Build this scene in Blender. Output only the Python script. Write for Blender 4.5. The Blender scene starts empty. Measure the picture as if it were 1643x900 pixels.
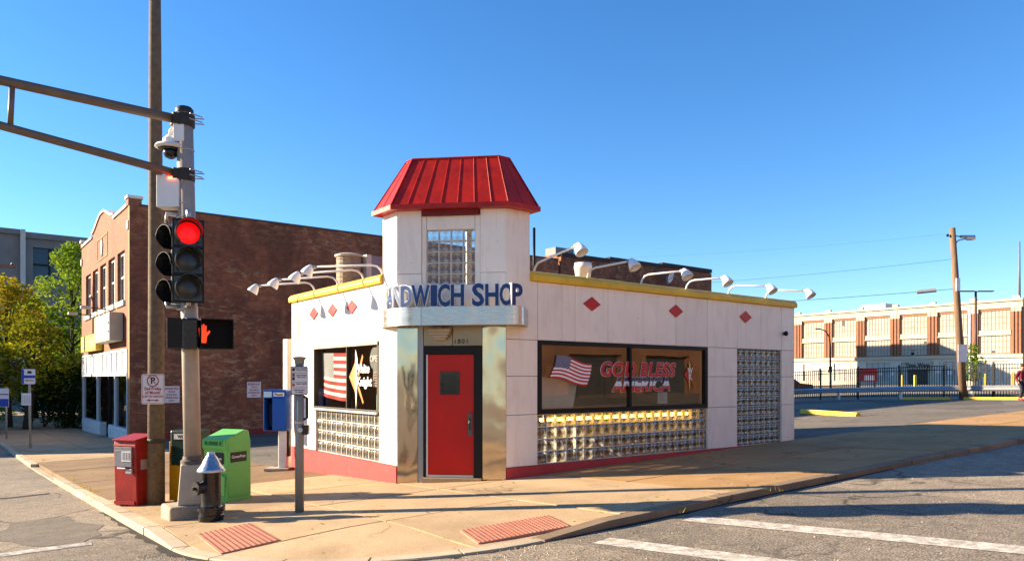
import bpy, math, random
from mathutils import Vector, Matrix
random.seed(7)
R = math.radians
PI = math.pi
sc = bpy.context.scene
C = sc.collection

# ------------------------------------------------------------------ camera, sky, sun, exposure
# World axes follow the street grid: the sandwich shop's uncut corner is the origin, its right-hand front runs
# along +X (facing -Y), its left-hand front runs along +Y (facing -X).  Units are metres.
cam = bpy.data.cameras.new("camera")
cam.sensor_width = 36.0
cam.lens = 26.07
cam.shift_y = 0.0956
cam.clip_start = 0.05
cam.clip_end = 3000
camo = bpy.data.objects.new("camera", cam)
C.objects.link(camo)
camo.location = (-6.104, -9.789, 1.67)
camo.rotation_euler = (R(90), 0, R(-37.605))
sc.camera = camo

SUN_AZ, SUN_EL = R(-46.5), R(19.1)            # direction the light travels in plan, sun height
travel = Vector((math.cos(SUN_AZ) * math.cos(SUN_EL), math.sin(SUN_AZ) * math.cos(SUN_EL), -math.sin(SUN_EL)))
W = bpy.data.worlds.new("World")
sc.world = W
W.use_nodes = True
wn = W.node_tree.nodes
sky = wn.new("ShaderNodeTexSky")
sky.sky_type = 'NISHITA'
sky.sun_disc = False
sky.sun_elevation = SUN_EL
sky.sun_rotation = math.atan2(-travel.x, -travel.y)
sky.altitude = 0
sky.air_density = 1.0
sky.dust_density = 0.0
sky.ozone_density = 4.5
wn["Background"].inputs[1].default_value = 0.077
skyc = wn.new("ShaderNodeHueSaturation")
skyc.inputs["Saturation"].default_value = 1.17
skyc.inputs["Hue"].default_value = 0.504
W.node_tree.links.new(sky.outputs[0], skyc.inputs["Color"])
W.node_tree.links.new(skyc.outputs[0], wn["Background"].inputs[0])
sun = bpy.data.lights.new("sun", 'SUN')
sun.energy = 5.0
sun.angle = R(0.5)
sun.color = (1.0, 0.82, 0.58)
suno = bpy.data.objects.new("sun", sun)
C.objects.link(suno)
suno.location = (-40, 45, 40)
suno.rotation_euler = travel.to_track_quat('-Z', 'Y').to_euler()
vs = sc.view_settings
vs.view_transform = 'Standard'
vs.look = 'None'
vs.exposure = 1.75
vs.gamma = 1.0
vs.use_curve_mapping = False
sc.cycles.max_bounces = 8
sc.cycles.transparent_max_bounces = 16
sc.cycles.caustics_reflective = False
sc.cycles.caustics_refractive = False

# ------------------------------------------------------------------ materials
MATS = {}
def nodes_of(name):
    m = bpy.data.materials.new(name)
    m.use_nodes = True
    nt = m.node_tree
    return m, nt, nt.nodes["Principled BSDF"]

def N(nt, t, **kw):
    n = nt.nodes.new(t)
    for k, v in kw.items():
        if k in n.inputs.keys() if isinstance(k, str) else False:
            n.inputs[k].default_value = v
        else:
            setattr(n, k, v)
    return n

def L(nt, a, b): nt.links.new(a, b)

def ramp(nt, fac, stops):
    r = nt.nodes.new("ShaderNodeValToRGB")
    e = r.color_ramp.elements
    while len(e) < len(stops): e.new(0.5)
    for i, (p, c) in enumerate(stops):
        e[i].position = p
        e[i].color = (*c, 1) if len(c) == 3 else c
    L(nt, fac, r.inputs[0])
    return r.outputs[0]

def noise(nt, vec, scale, detail=4, rough=0.55, dist=0.0):
    n = nt.nodes.new("ShaderNodeTexNoise")
    n.inputs["Scale"].default_value = scale
    n.inputs["Detail"].default_value = detail
    n.inputs["Roughness"].default_value = rough
    n.inputs["Distortion"].default_value = dist
    L(nt, vec, n.inputs["Vector"])
    return n.outputs["Fac"]

def mix(nt, fac, a, b, mode='MIX'):
    m = nt.nodes.new("ShaderNodeMix")
    m.data_type = 'RGBA'
    m.blend_type = mode
    for s, v in ((0, fac), (6, a), (7, b)):
        if hasattr(v, "is_output"): L(nt, v, m.inputs[s])
        else: m.inputs[s].default_value = v if s == 0 else ((*v, 1) if len(v) == 3 else v)
    return m.outputs[2]

def bump(nt, bs, h, strength=0.3, dist=0.02):
    b = nt.nodes.new("ShaderNodeBump")
    b.inputs["Strength"].default_value = strength
    b.inputs["Distance"].default_value = dist
    L(nt, h, b.inputs["Height"])
    L(nt, b.outputs[0], bs.inputs["Normal"])
    return b

def coords(nt, world=True):
    if world:
        g = nt.nodes.new("ShaderNodeNewGeometry")
        return g.outputs["Position"]
    t = nt.nodes.new("ShaderNodeTexCoord")
    return t.outputs["Object"]

def mapping(nt, vec, sx=1, sy=1, sz=1, rot=(0, 0, 0)):
    m = nt.nodes.new("ShaderNodeMapping")
    m.inputs["Scale"].default_value = (sx, sy, sz)
    m.inputs["Rotation"].default_value = rot
    L(nt, vec, m.inputs["Vector"])
    return m.outputs[0]

def mat(name, col, rough=0.6, metal=0.0, var=0.12, scale=3.0, bmp=0.0, bscale=40.0, rnd=0.0, dirt=0.0, dcol=(.12, .09, .06),
        emit=None, estr=0.0, coat=0.0, spec=0.3, world=True, stretch=(1, 1, 1)):
    """general surface: base colour with mottling, streaky dirt, fine relief"""
    if name in MATS: return MATS[name]
    m, nt, bs = nodes_of(name)
    v = mapping(nt, coords(nt, world), *stretch)
    n1 = noise(nt, v, scale, 6, 0.62)
    lo = tuple(c * (1 - var) for c in col)
    hi = tuple(min(1, c * (1 + var)) for c in col)
    c = ramp(nt, n1, [(0.3, lo), (0.7, hi)])
    if rnd:
        oi = nt.nodes.new("ShaderNodeObjectInfo")
        k = nt.nodes.new("ShaderNodeMapRange")
        k.inputs[3].default_value = 1 - rnd
        k.inputs[4].default_value = 1 + rnd
        L(nt, oi.outputs["Random"], k.inputs[0])
        hv = nt.nodes.new("ShaderNodeHueSaturation")
        L(nt, k.outputs[0], hv.inputs["Value"])
        L(nt, c, hv.inputs["Color"])
        c = hv.outputs[0]
    if dirt:
        sv = mapping(nt, coords(nt, world), 2.2, 2.2, 0.5)
        d = noise(nt, sv, 2.5, 8, 0.7, 0.4)
        f = ramp(nt, d, [(0.5, (0, 0, 0)), (0.78, (dirt, dirt, dirt))])
        c = mix(nt, f, c, dcol)
    L(nt, c, bs.inputs["Base Color"])
    bs.inputs["Roughness"].default_value = rough
    bs.inputs["Metallic"].default_value = metal
    bs.inputs["Specular IOR Level"].default_value = spec
    if coat: bs.inputs["Coat Weight"].default_value = coat
    rr = nt.nodes.new("ShaderNodeMapRange")
    rr.inputs[3].default_value = max(0.03, rough - 0.12)
    rr.inputs[4].default_value = min(1, rough + 0.12)
    L(nt, noise(nt, v, scale * 4, 3), rr.inputs[0])
    L(nt, rr.outputs[0], bs.inputs["Roughness"])
    if bmp: bump(nt, bs, noise(nt, coords(nt, world), bscale, 5, 0.6), bmp, 0.01)
    if emit:
        bs.inputs["Emission Color"].default_value = (*emit, 1)
        bs.inputs["Emission Strength"].default_value = estr
    MATS[name] = m
    return m

def enamel_mat(name, col):
    """porcelain enamel panels: faint mottling, rust streaks running down from chips, grime near the foot"""
    m = mat(name, col, .32, 0, .05, 1.2, rnd=.04, dirt=.30, dcol=(.45, .27, .15))
    nt = m.node_tree; bs = nt.nodes["Principled BSDF"]
    lnk = bs.inputs["Base Color"].links[0]; src = lnk.from_socket; nt.links.remove(lnk)
    p = coords(nt)
    ch = ramp(nt, noise(nt, p, 9, 5, .75), [(.665, (0, 0, 0)), (.70, (.85, .85, .85))])
    c = mix(nt, ch, src, (.20, .075, .03))
    st = ramp(nt, noise(nt, mapping(nt, p, 14, 14, .55), 1.6, 4, .6), [(.60, (0, 0, 0)), (.78, (.35, .35, .35))])
    c = mix(nt, st, c, (.40, .22, .11))
    L(nt, c, bs.inputs["Base Color"])
    bump(nt, bs, noise(nt, p, 2.2, 2), .06, .05)
    return m

def brick_mat(name, c1, c2, mortar, side, bw=0.21, bh=0.075, stain=0.0, scol=(.02, .014, .012), pale=0.0):
    m, nt, bs = nodes_of(name)
    p = coords(nt)
    s = nt.nodes.new("ShaderNodeSeparateXYZ"); L(nt, p, s.inputs[0])
    cb = nt.nodes.new("ShaderNodeCombineXYZ")
    L(nt, s.outputs[0 if side == 'x' else 1], cb.inputs[0]); L(nt, s.outputs[2], cb.inputs[1])
    b = nt.nodes.new("ShaderNodeTexBrick")
    b.inputs["Scale"].default_value = 1.0
    b.inputs["Brick Width"].default_value = bw
    b.inputs["Row Height"].default_value = bh
    b.inputs["Mortar Size"].default_value = 0.006
    b.inputs["Mortar Smooth"].default_value = 0.3
    b.inputs["Color1"].default_value = (*c1, 1)
    b.inputs["Color2"].default_value = (*c2, 1)
    b.inputs["Mortar"].default_value = (*mortar, 1)
    L(nt, cb.outputs[0], b.inputs["Vector"])
    c = b.outputs["Color"]
    n = noise(nt, p, 0.9, 8, 0.7)
    c = mix(nt, ramp(nt, n, [(0.35, (0, 0, 0)), (0.75, (.55, .55, .55))]), c, tuple(0.55 * k for k in c2))
    if stain:
        pv = mapping(nt, p, 1.0, 1.0, 0.75)
        d = noise(nt, pv, 0.75, 9, 0.72, 0.6)
        c = mix(nt, ramp(nt, d, [(0.42, (stain,) * 3), (0.62, (0, 0, 0))]), c, scol)
    if pale:
        d2 = noise(nt, mapping(nt, p, .8, .8, 1.9), 2.6, 12, 0.78, 0.5)
        gt = ramp(nt, noise(nt, p, .22, 3, .6), [(.40, (.12, .12, .12)), (.60, (1, 1, 1))])
        c = mix(nt, mix(nt, 1.0, ramp(nt, d2, [(0.50, (0, 0, 0)), (0.62, (pale,) * 3)]), gt, 'MULTIPLY'), c, (.44, .25, .14))
    L(nt, c, bs.inputs["Base Color"])
    bs.inputs["Roughness"].default_value = 0.88
    inv = nt.nodes.new("ShaderNodeMath"); inv.operation = 'SUBTRACT'; inv.inputs[0].default_value = 1
    L(nt, b.outputs["Fac"], inv.inputs[1])
    bump(nt, bs, inv.outputs[0], 0.5, 0.012)
    MATS[name] = m
    return m

def glass_mat(name, tint=(.9, .95, .95), refl=0.12, rough=0.02, dark=0.0, wav=0.0):
    """thin window pane: lets light straight through, reflects by angle"""
    m = bpy.data.materials.new(name); m.use_nodes = True
    nt = m.node_tree; nt.nodes.clear()
    out = nt.nodes.new("ShaderNodeOutputMaterial")
    tr = nt.nodes.new("ShaderNodeBsdfTransparent"); tr.inputs[0].default_value = (*tint, 1)
    gl = nt.nodes.new("ShaderNodeBsdfGlossy"); gl.inputs["Roughness"].default_value = rough
    lw = nt.nodes.new("ShaderNodeLayerWeight"); lw.inputs[0].default_value = 0.5
    pw = nt.nodes.new("ShaderNodeMath"); pw.operation = 'POWER'; pw.inputs[1].default_value = 4.5; L(nt, lw.outputs["Facing"], pw.inputs[0])
    mr = nt.nodes.new("ShaderNodeMapRange"); mr.inputs[3].default_value = refl; mr.inputs[4].default_value = 0.95
    L(nt, pw.outputs[0], mr.inputs[0])
    mx = nt.nodes.new("ShaderNodeMixShader")
    L(nt, mr.outputs[0], mx.inputs[0]); L(nt, tr.outputs[0], mx.inputs[1]); L(nt, gl.outputs[0], mx.inputs[2])
    if wav:
        b = nt.nodes.new("ShaderNodeBump"); b.inputs["Strength"].default_value = wav; b.inputs["Distance"].default_value = .02
        L(nt, noise(nt, coords(nt), 1.3, 2), b.inputs["Height"]); L(nt, b.outputs[0], gl.inputs["Normal"]); L(nt, b.outputs[0], lw.inputs["Normal"])
    L(nt, mx.outputs[0], out.inputs[0])
    MATS[name] = m
    return m

def block_glass(name):
    """cast glass block: greyish, half see-through, wavy and glossy"""
    m = bpy.data.materials.new(name); m.use_nodes = True
    nt = m.node_tree; nt.nodes.clear()
    out = nt.nodes.new("ShaderNodeOutputMaterial")
    tr = nt.nodes.new("ShaderNodeBsdfTransparent"); tr.inputs[0].default_value = (.90, .90, .86, 1)
    tl = nt.nodes.new("ShaderNodeBsdfTranslucent"); tl.inputs[0].default_value = (.82, .78, .66, 1)
    df = nt.nodes.new("ShaderNodeBsdfDiffuse"); df.inputs[0].default_value = (.60, .54, .40, 1)
    gl = nt.nodes.new("ShaderNodeBsdfGlossy"); gl.inputs["Roughness"].default_value = 0.07
    b = nt.nodes.new("ShaderNodeBump"); b.inputs["Strength"].default_value = 0.9; b.inputs["Distance"].default_value = .03
    p = coords(nt, False)
    sx_ = nt.nodes.new("ShaderNodeSeparateXYZ"); L(nt, p, sx_.inputs[0])
    def wv_(a, k, ph):
        q = nt.nodes.new("ShaderNodeMath"); q.operation = 'MULTIPLY_ADD'; q.inputs[1].default_value = k; q.inputs[2].default_value = ph; L(nt, a, q.inputs[0])
        r = nt.nodes.new("ShaderNodeMath"); r.operation = 'SINE'; L(nt, q.outputs[0], r.inputs[0]); return r.outputs[0]
    s1, d1 = nt.nodes.new("ShaderNodeMath"), nt.nodes.new("ShaderNodeMath"); s1.operation = 'ADD'; d1.operation = 'SUBTRACT'
    for q in (s1, d1): L(nt, sx_.outputs[0], q.inputs[0]); L(nt, sx_.outputs[2], q.inputs[1])
    pr = nt.nodes.new("ShaderNodeMath"); pr.operation = 'MULTIPLY_ADD'
    L(nt, wv_(s1.outputs[0], 25, .4), pr.inputs[0]); L(nt, wv_(d1.outputs[0], 25, 1.9), pr.inputs[1])
    oi_ = nt.nodes.new("ShaderNodeNewGeometry")
    nz_ = noise(nt, oi_.outputs["Position"], 7, 2); L(nt, nz_, pr.inputs[2])
    hs = nt.nodes.new("ShaderNodeMapRange"); hs.inputs[1].default_value = -.6; hs.inputs[2].default_value = 1.6; L(nt, pr.outputs[0], hs.inputs[0])
    w = hs
    L(nt, w.outputs[0], b.inputs["Height"])
    for s in (tl, df, gl): L(nt, b.outputs[0], s.inputs["Normal"])
    a1 = nt.nodes.new("ShaderNodeMixShader"); a1.inputs[0].default_value = 0.5; L(nt, tl.outputs[0], a1.inputs[1]); L(nt, df.outputs[0], a1.inputs[2])
    a2 = nt.nodes.new("ShaderNodeMixShader"); L(nt, ramp(nt, w.outputs[0], [(.30, (.12,) * 3), (.80, (.62,) * 3)]), a2.inputs[0])
    L(nt, tr.outputs[0], a2.inputs[1]); L(nt, a1.outputs[0], a2.inputs[2])
    lw = nt.nodes.new("ShaderNodeLayerWeight"); lw.inputs[0].default_value = 0.45; L(nt, b.outputs[0], lw.inputs["Normal"])
    a3 = nt.nodes.new("ShaderNodeMixShader"); L(nt, lw.outputs["Fresnel"], a3.inputs[0]); L(nt, a2.outputs[0], a3.inputs[1]); L(nt, gl.outputs[0], a3.inputs[2])
    L(nt, a3.outputs[0], out.inputs[0])
    MATS[name] = m
    return m

def steel_mat(name, col=(.62, .58, .52), rough=0.16, wave=0.25, wscale=1.6, zs=.8):
    m, nt, bs = nodes_of(name)
    p = coords(nt)
    bs.inputs["Base Color"].default_value = (*col, 1)
    bs.inputs["Metallic"].default_value = 1.0
    rr = nt.nodes.new("ShaderNodeMapRange"); rr.inputs[3].default_value = rough * .7; rr.inputs[4].default_value = rough * 1.8
    L(nt, noise(nt, mapping(nt, p, 1, 1, 8), 6, 6), rr.inputs[0]); L(nt, rr.outputs[0], bs.inputs["Roughness"])
    bump(nt, bs, noise(nt, mapping(nt, p, 1.2, 1.2, zs), wscale, 1.5), wave, 0.12)
    MATS[name] = m
    return m

def asphalt_mat(name, dark, light, speck=0.5, crack=0.0, patch=0.5, pscale=.35):
    m, nt, bs = nodes_of(name)
    p = coords(nt)
    big = noise(nt, p, pscale, 7, 0.62, 0.5)
    c = ramp(nt, big, [(0.33, dark), (0.68, light)])
    fine = noise(nt, p, 55, 3, 0.7)
    c = mix(nt, speck, c, ramp(nt, fine, [(0.36, (.25, .25, .25)), (0.5, (.95, .95, .95)), (0.66, (2.0, 1.9, 1.75))]), 'MULTIPLY')
    mid = noise(nt, p, 5, 6, .7)
    c = mix(nt, 1.0, c, ramp(nt, mid, [(0.3, (.74, .74, .74)), (0.7, (1.2, 1.2, 1.2))]), 'MULTIPLY')
    if patch:
        v = nt.nodes.new("ShaderNodeTexVoronoi"); v.inputs["Scale"].default_value = 0.16; L(nt, p, v.inputs["Vector"])
        c = mix(nt, patch, c, ramp(nt, v.outputs["Color"], [(0.2, (.72, .72, .74)), (0.8, (1.15, 1.12, 1.08))]), 'MULTIPLY')
    if crack:
        dv = nt.nodes.new("ShaderNodeVectorMath"); dv.operation = 'ADD'
        nn = nt.nodes.new("ShaderNodeTexNoise"); nn.inputs["Scale"].default_value = 1.1; L(nt, p, nn.inputs["Vector"])
        L(nt, p, dv.inputs[0]); L(nt, nn.outputs["Color"], dv.inputs[1])
        v2 = nt.nodes.new("ShaderNodeTexVoronoi"); v2.feature = 'DISTANCE_TO_EDGE'; v2.inputs["Scale"].default_value = 0.42
        L(nt, dv.outputs[0], v2.inputs["Vector"])
        f = ramp(nt, v2.outputs["Distance"], [(0.0, (crack,) * 3), (0.016, (0, 0, 0))])
        gate = ramp(nt, noise(nt, p, .5, 2), [(.45, (0, 0, 0)), (.6, (1, 1, 1))])
        f = mix(nt, 1.0, f, gate, 'MULTIPLY')
        c = mix(nt, f, c, (.02, .018, .016))
    L(nt, c, bs.inputs["Base Color"])
    bs.inputs["Roughness"].default_value = 0.9
    bs.inputs["Specular IOR Level"].default_value = 0.3
    bump(nt, bs, fine, 0.55, 0.012)
    MATS[name] = m
    return m

def concrete_mat(name, a, b, rnd=0.10, stain=0.35, scol=(.16, .11, .07)):
    m, nt, bs = nodes_of(name)
    p = coords(nt)
    c = ramp(nt, noise(nt, p, 1.1, 7, .65, .3), [(0.3, a), (0.7, b)])
    oi = nt.nodes.new("ShaderNodeObjectInfo")
    k = nt.nodes.new("ShaderNodeMapRange"); k.inputs[3].default_value = 1 - rnd; k.inputs[4].default_value = 1 + rnd
    L(nt, oi.outputs["Random"], k.inputs[0])
    hv = nt.nodes.new("ShaderNodeHueSaturation"); L(nt, k.outputs[0], hv.inputs["Value"]); L(nt, c, hv.inputs["Color"])
    c = hv.outputs[0]
    c = mix(nt, ramp(nt, noise(nt, p, .8, 8, .72, .6), [(.5, (0, 0, 0)), (.75, (stain,) * 3)]), c, scol)
    c = mix(nt, .5, c, ramp(nt, noise(nt, p, 70, 3, .7), [(.34, (.6, .6, .6)), (.66, (1.35, 1.35, 1.35))]), 'MULTIPLY')
    sp = nt.nodes.new("ShaderNodeTexVoronoi"); sp.inputs["Scale"].default_value = 5.5; L(nt, p, sp.inputs["Vector"])
    gate = ramp(nt, noise(nt, p, 1.7, 2), [(.5, (0, 0, 0)), (.58, (.5, .5, .5))])
    c = mix(nt, mix(nt, 1.0, ramp(nt, sp.outputs["Distance"], [(.07, (1, 1, 1)), (.10, (0, 0, 0))]), gate, 'MULTIPLY'), c, (.09, .075, .06))
    dv = nt.nodes.new("ShaderNodeVectorMath"); dv.operation = 'ADD'
    nn = nt.nodes.new("ShaderNodeTexNoise"); nn.inputs["Scale"].default_value = 1.6; L(nt, p, nn.inputs["Vector"]); L(nt, p, dv.inputs[0]); L(nt, nn.outputs["Color"], dv.inputs[1])
    v2 = nt.nodes.new("ShaderNodeTexVoronoi"); v2.feature = 'DISTANCE_TO_EDGE'; v2.inputs["Scale"].default_value = 0.33; L(nt, dv.outputs[0], v2.inputs["Vector"])
    f = mix(nt, 1.0, ramp(nt, v2.outputs["Distance"], [(0.0, (.8,) * 3), (0.007, (0, 0, 0))]), ramp(nt, noise(nt, p, .6, 2), [(.48, (0, 0, 0)), (.56, (1, 1, 1))]), 'MULTIPLY')
    c = mix(nt, f, c, (.05, .035, .022))
    c = mix(nt, ramp(nt, noise(nt, p, .33, 3), [(.56, (0, 0, 0)), (.66, (.3, .3, .3))]), c, (.13, .09, .06))
    L(nt, c, bs.inputs["Base Color"])
    bs.inputs["Roughness"].default_value = .9
    bs.inputs["Specular IOR Level"].default_value = 0.25
    bump(nt, bs, noise(nt, p, 60, 4, .7), .3, .008)
    MATS[name] = m
    return m

def paint_mat(name, col, under, wear=0.5, scale=9):
    """road paint worn through to what lies under it"""
    m, nt, bs = nodes_of(name)
    p = coords(nt)
    w = ramp(nt, noise(nt, p, scale, 8, .78, .3), [(wear - .12, (1, 1, 1)), (wear + .1, (0, 0, 0))])
    c = mix(nt, w, col, under)
    c = mix(nt, .5, c, ramp(nt, noise(nt, p, 50, 3), [(.35, (.6, .6, .6)), (.65, (1.2, 1.2, 1.2))]), 'MULTIPLY')
    L(nt, c, bs.inputs["Base Color"])
    bs.inputs["Roughness"].default_value = .85
    MATS[name] = m
    return m

def leaf_mat(name, cols, trans=0.35):
    m = bpy.data.materials.new(name); m.use_nodes = True
    nt = m.node_tree; nt.nodes.clear()
    out = nt.nodes.new("ShaderNodeOutputMaterial")
    at = nt.nodes.new("ShaderNodeAttribute"); at.attribute_name = "tone"
    c = ramp(nt, at.outputs["Fac"], [(i / (len(cols) - 1), k) for i, k in enumerate(cols)])
    d = nt.nodes.new("ShaderNodeBsdfDiffuse"); t = nt.nodes.new("ShaderNodeBsdfTranslucent")
    L(nt, c, d.inputs[0]); L(nt, c, t.inputs[0])
    mx = nt.nodes.new("ShaderNodeMixShader"); mx.inputs[0].default_value = trans
    L(nt, d.outputs[0], mx.inputs[1]); L(nt, t.outputs[0], mx.inputs[2])
    L(nt, mx.outputs[0], out.inputs[0])
    MATS[name] = m
    return m

# ------------------------------------------------------------------ mesh helpers
class MB:
    def __init__(s): s.v = []; s.f = []; s.m = []
    def add(s, pts, faces, mi=0):
        b = len(s.v); s.v += [tuple(p) for p in pts]
        for f in faces: s.f.append([b + i for i in f]); s.m.append(mi)
        return s
    def box(s, x0, y0, z0, x1, y1, z1, mi=0):
        return s.add([(x0, y0, z0), (x1, y0, z0), (x1, y1, z0), (x0, y1, z0), (x0, y0, z1), (x1, y0, z1), (x1, y1, z1), (x0, y1, z1)],
                     [(0, 3, 2, 1), (4, 5, 6, 7), (0, 1, 5, 4), (1, 2, 6, 5), (2, 3, 7, 6), (3, 0, 4, 7)], mi)
    def cbox(s, cx, cy, cz, sx, sy, sz, mi=0):
        return s.box(cx - sx / 2, cy - sy / 2, cz - sz / 2, cx + sx / 2, cy + sy / 2, cz + sz / 2, mi)
    def obox(s, o, u, v, w, su, sv, sw, mi=0):
        """box from corner o along unit vectors u, v, w"""
        o, u, v, w = Vector(o), Vector(u) * su, Vector(v) * sv, Vector(w) * sw
        return s.add([o, o + u, o + u + v, o + v, o + w, o + u + w, o + u + v + w, o + v + w],
                     [(0, 3, 2, 1), (4, 5, 6, 7), (0, 1, 5, 4), (1, 2, 6, 5), (2, 3, 7, 6), (3, 0, 4, 7)], mi)
    def prism(s, pts, z0, z1, mi=0, top=None):
        n = len(pts); top = top or pts
        P = [(p[0], p[1], z0) for p in pts] + [(p[0], p[1], z1) for p in top]
        return s.add(P, [list(range(n))[::-1], list(range(n, 2 * n))] + [(i, (i + 1) % n, n + (i + 1) % n, n + i) for i in range(n)], mi)
    def extr(s, pts, d, mi=0):
        n = len(pts); d = Vector(d)
        P = [Vector(p) for p in pts] + [Vector(p) + d for p in pts]
        return s.add(P, [list(range(n))[::-1], list(range(n, 2 * n))] + [(i, (i + 1) % n, n + (i + 1) % n, n + i) for i in range(n)], mi)
    def quad(s, *p, mi=0): return s.add(p, [tuple(range(len(p)))], mi)
    def tube(s, path, rad, n=8, mi=0, caps=True):
        path = [Vector(p) for p in path]
        if not hasattr(rad, '__len__'): rad = [rad] * len(path)
        rings = []; up = Vector((0, 0, 1)); P = []
        prev = None
        for i, p in enumerate(path):
            t = (path[min(i + 1, len(path) - 1)] - path[max(i - 1, 0)]).normalized()
            if prev is None:
                a = t.cross(up)
                if a.length < 1e-3: a = t.cross(Vector((1, 0, 0)))
            else:
                a = prev - t * prev.dot(t)
            a.normalize(); b = t.cross(a); prev = a
            for k in range(n):
                an = 2 * PI * k / n
                P.append(p + (a * math.cos(an) + b * math.sin(an)) * rad[i])
        F = []
        for i in range(len(path) - 1):
            for k in range(n):
                F.append((i * n + k, i * n + (k + 1) % n, (i + 1) * n + (k + 1) % n, (i + 1) * n + k))
        if caps:
            F.append(list(range(n))[::-1]); F.append([(len(path) - 1) * n + k for k in range(n)])
        return s.add(P, F, mi)
    def lathe(s, prof, c=(0, 0, 0), n=24, mi=0, axis='z'):
        P = []; F = []
        for r, z in prof:
            for k in range(n):
                a = 2 * PI * k / n
                q = (r * math.cos(a), r * math.sin(a), z)
                if axis == 'x': q = (q[2], q[0], q[1])
                elif axis == 'y': q = (q[1], q[2], q[0])
                P.append((c[0] + q[0], c[1] + q[1], c[2] + q[2]))
        m = len(prof)
        for i in range(m - 1):
            for k in range(n):
                F.append((i * n + k, i * n + (k + 1) % n, (i + 1) * n + (k + 1) % n, (i + 1) * n + k))
        F.append(list(range(n))[::-1]); F.append([(m - 1) * n + k for k in range(n)])
        return s.add(P, F, mi)
    def mesh(s, name, mats, smooth=False):
        me = bpy.data.meshes.new(name)
        me.from_pydata(s.v, [], s.f)
        for m in (mats if isinstance(mats, (list, tuple)) else [mats]): me.materials.append(m)
        if any(s.m): me.polygons.foreach_set("material_index", s.m)
        if smooth: me.polygons.foreach_set("use_smooth", [True] * len(s.f))
        me.update()
        return me
    def build(s, name, mats, parent=None, smooth=False, bevel=0.0, loc=None, rz=None, seg=2, auto=None):
        o = link(name, s.mesh(name, mats, smooth), parent, loc, rz)
        if bevel:
            b = o.modifiers.new("bevel", 'BEVEL'); b.width = bevel; b.segments = seg; b.limit_method = 'ANGLE'; b.angle_limit = R(35)
        if auto is not None: smooth_by_angle(o.data, auto)
        return o

def smooth_by_angle(me, deg):
    me.polygons.foreach_set("use_smooth", [True] * len(me.polygons))
    me.set_sharp_from_angle(angle=R(deg))

def link(name, data, parent=None, loc=None, rz=None):
    o = bpy.data.objects.new(name, data)
    C.objects.link(o)
    if parent: o.parent = parent
    if loc is not None: o.location = loc
    if rz is not None: o.rotation_euler = (0, 0, rz)
    return o

def tag(o, label=None, cat=None, group=None, kind=None):
    if label: o["label"] = label
    if cat: o["category"] = cat
    if group: o["group"] = group
    if kind: o["kind"] = kind
    return o

def thing(name, label, cat, loc=(0, 0, 0), rz=0.0, group=None, kind=None):
    o = bpy.data.objects.new(name, None)
    C.objects.link(o)
    o.empty_display_size = 0.2
    o.location = loc
    o.rotation_euler = (0, 0, rz)
    return tag(o, label, cat, group, kind)

def copy_tree(o, parent=None):
    c = o.copy(); C.objects.link(c); c.parent = parent
    for ch in list(o.children): copy_tree(ch, c)
    return c

def text(name, s, size, mt, parent, M, depth=0.006, bold=0.0, width=None, shear=0.0, align='CENTER', spacing=1.0):
    """lettering as a mesh; M places it (text lies in its local XY plane, reading along +X)"""
    cu = bpy.data.curves.new(name, 'FONT')
    cu.body = s; cu.size = size; cu.extrude = depth / 2; cu.offset = bold; cu.shear = shear
    cu.align_x = align; cu.align_y = 'CENTER'; cu.resolution_u = 3; cu.space_character = spacing
    t = bpy.data.objects.new(name + "_tmp", cu); C.objects.link(t)
    bpy.context.view_layer.update()
    dg = bpy.context.evaluated_depsgraph_get()
    me = bpy.data.meshes.new_from_object(t.evaluated_get(dg))
    bpy.data.objects.remove(t); bpy.data.curves.remove(cu)
    me.name = name
    if width:
        xs = [v.co.x for v in me.vertices]
        k = width / max(1e-4, max(xs) - min(xs)); mid = (max(xs) + min(xs)) / 2
        for v in me.vertices: v.co.x = (v.co.x - mid) * k
    me.transform(M)
    me.materials.clear(); me.materials.append(mt)
    return link(name, me, parent)

def frame_m(o, u, n):
    """matrix: local X -> u (reading direction), local Y -> world up-ish, local Z -> n (outward)"""
    u = Vector(u).normalized(); n = Vector(n).normalized(); v = n.cross(u)
    M = Matrix((u, v, n)).transposed().to_4x4(); M.translation = Vector(o)
    return M

def rects(u0, u1, z0, z1, holes):
    """the rectangle minus the holes, as rectangles"""
    zs = sorted({z0, z1, *[h[2] for h in holes], *[h[3] for h in holes]})
    zs = [z for z in zs if z0 <= z <= z1]
    out = []
    for a, b in zip(zs, zs[1:]):
        if b - a < 1e-5: continue
        cut = sorted([(h[0], h[1]) for h in holes if h[2] <= a + 1e-6 and h[3] >= b - 1e-6])
        x = u0
        for c0, c1 in cut:
            if c0 > x + 1e-5: out.append((x, c0, a, b))
            x = max(x, c1)
        if x < u1 - 1e-5: out.append((x, u1, a, b))
    return out

def wallx(mb, y0, y1, x0, x1, z0, z1, holes=(), mi=0):   # wall along X, thickness y0..y1
    for a, b, c, d in rects(x0, x1, z0, z1, list(holes)): mb.box(a, y0, c, b, y1, d, mi)
def wally(mb, x0, x1, y0, y1, z0, z1, holes=(), mi=0):   # wall along Y, thickness x0..x1
    for a, b, c, d in rects(y0, y1, z0, z1, list(holes)): mb.box(x0, a, c, x1, b, d, mi)

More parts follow.
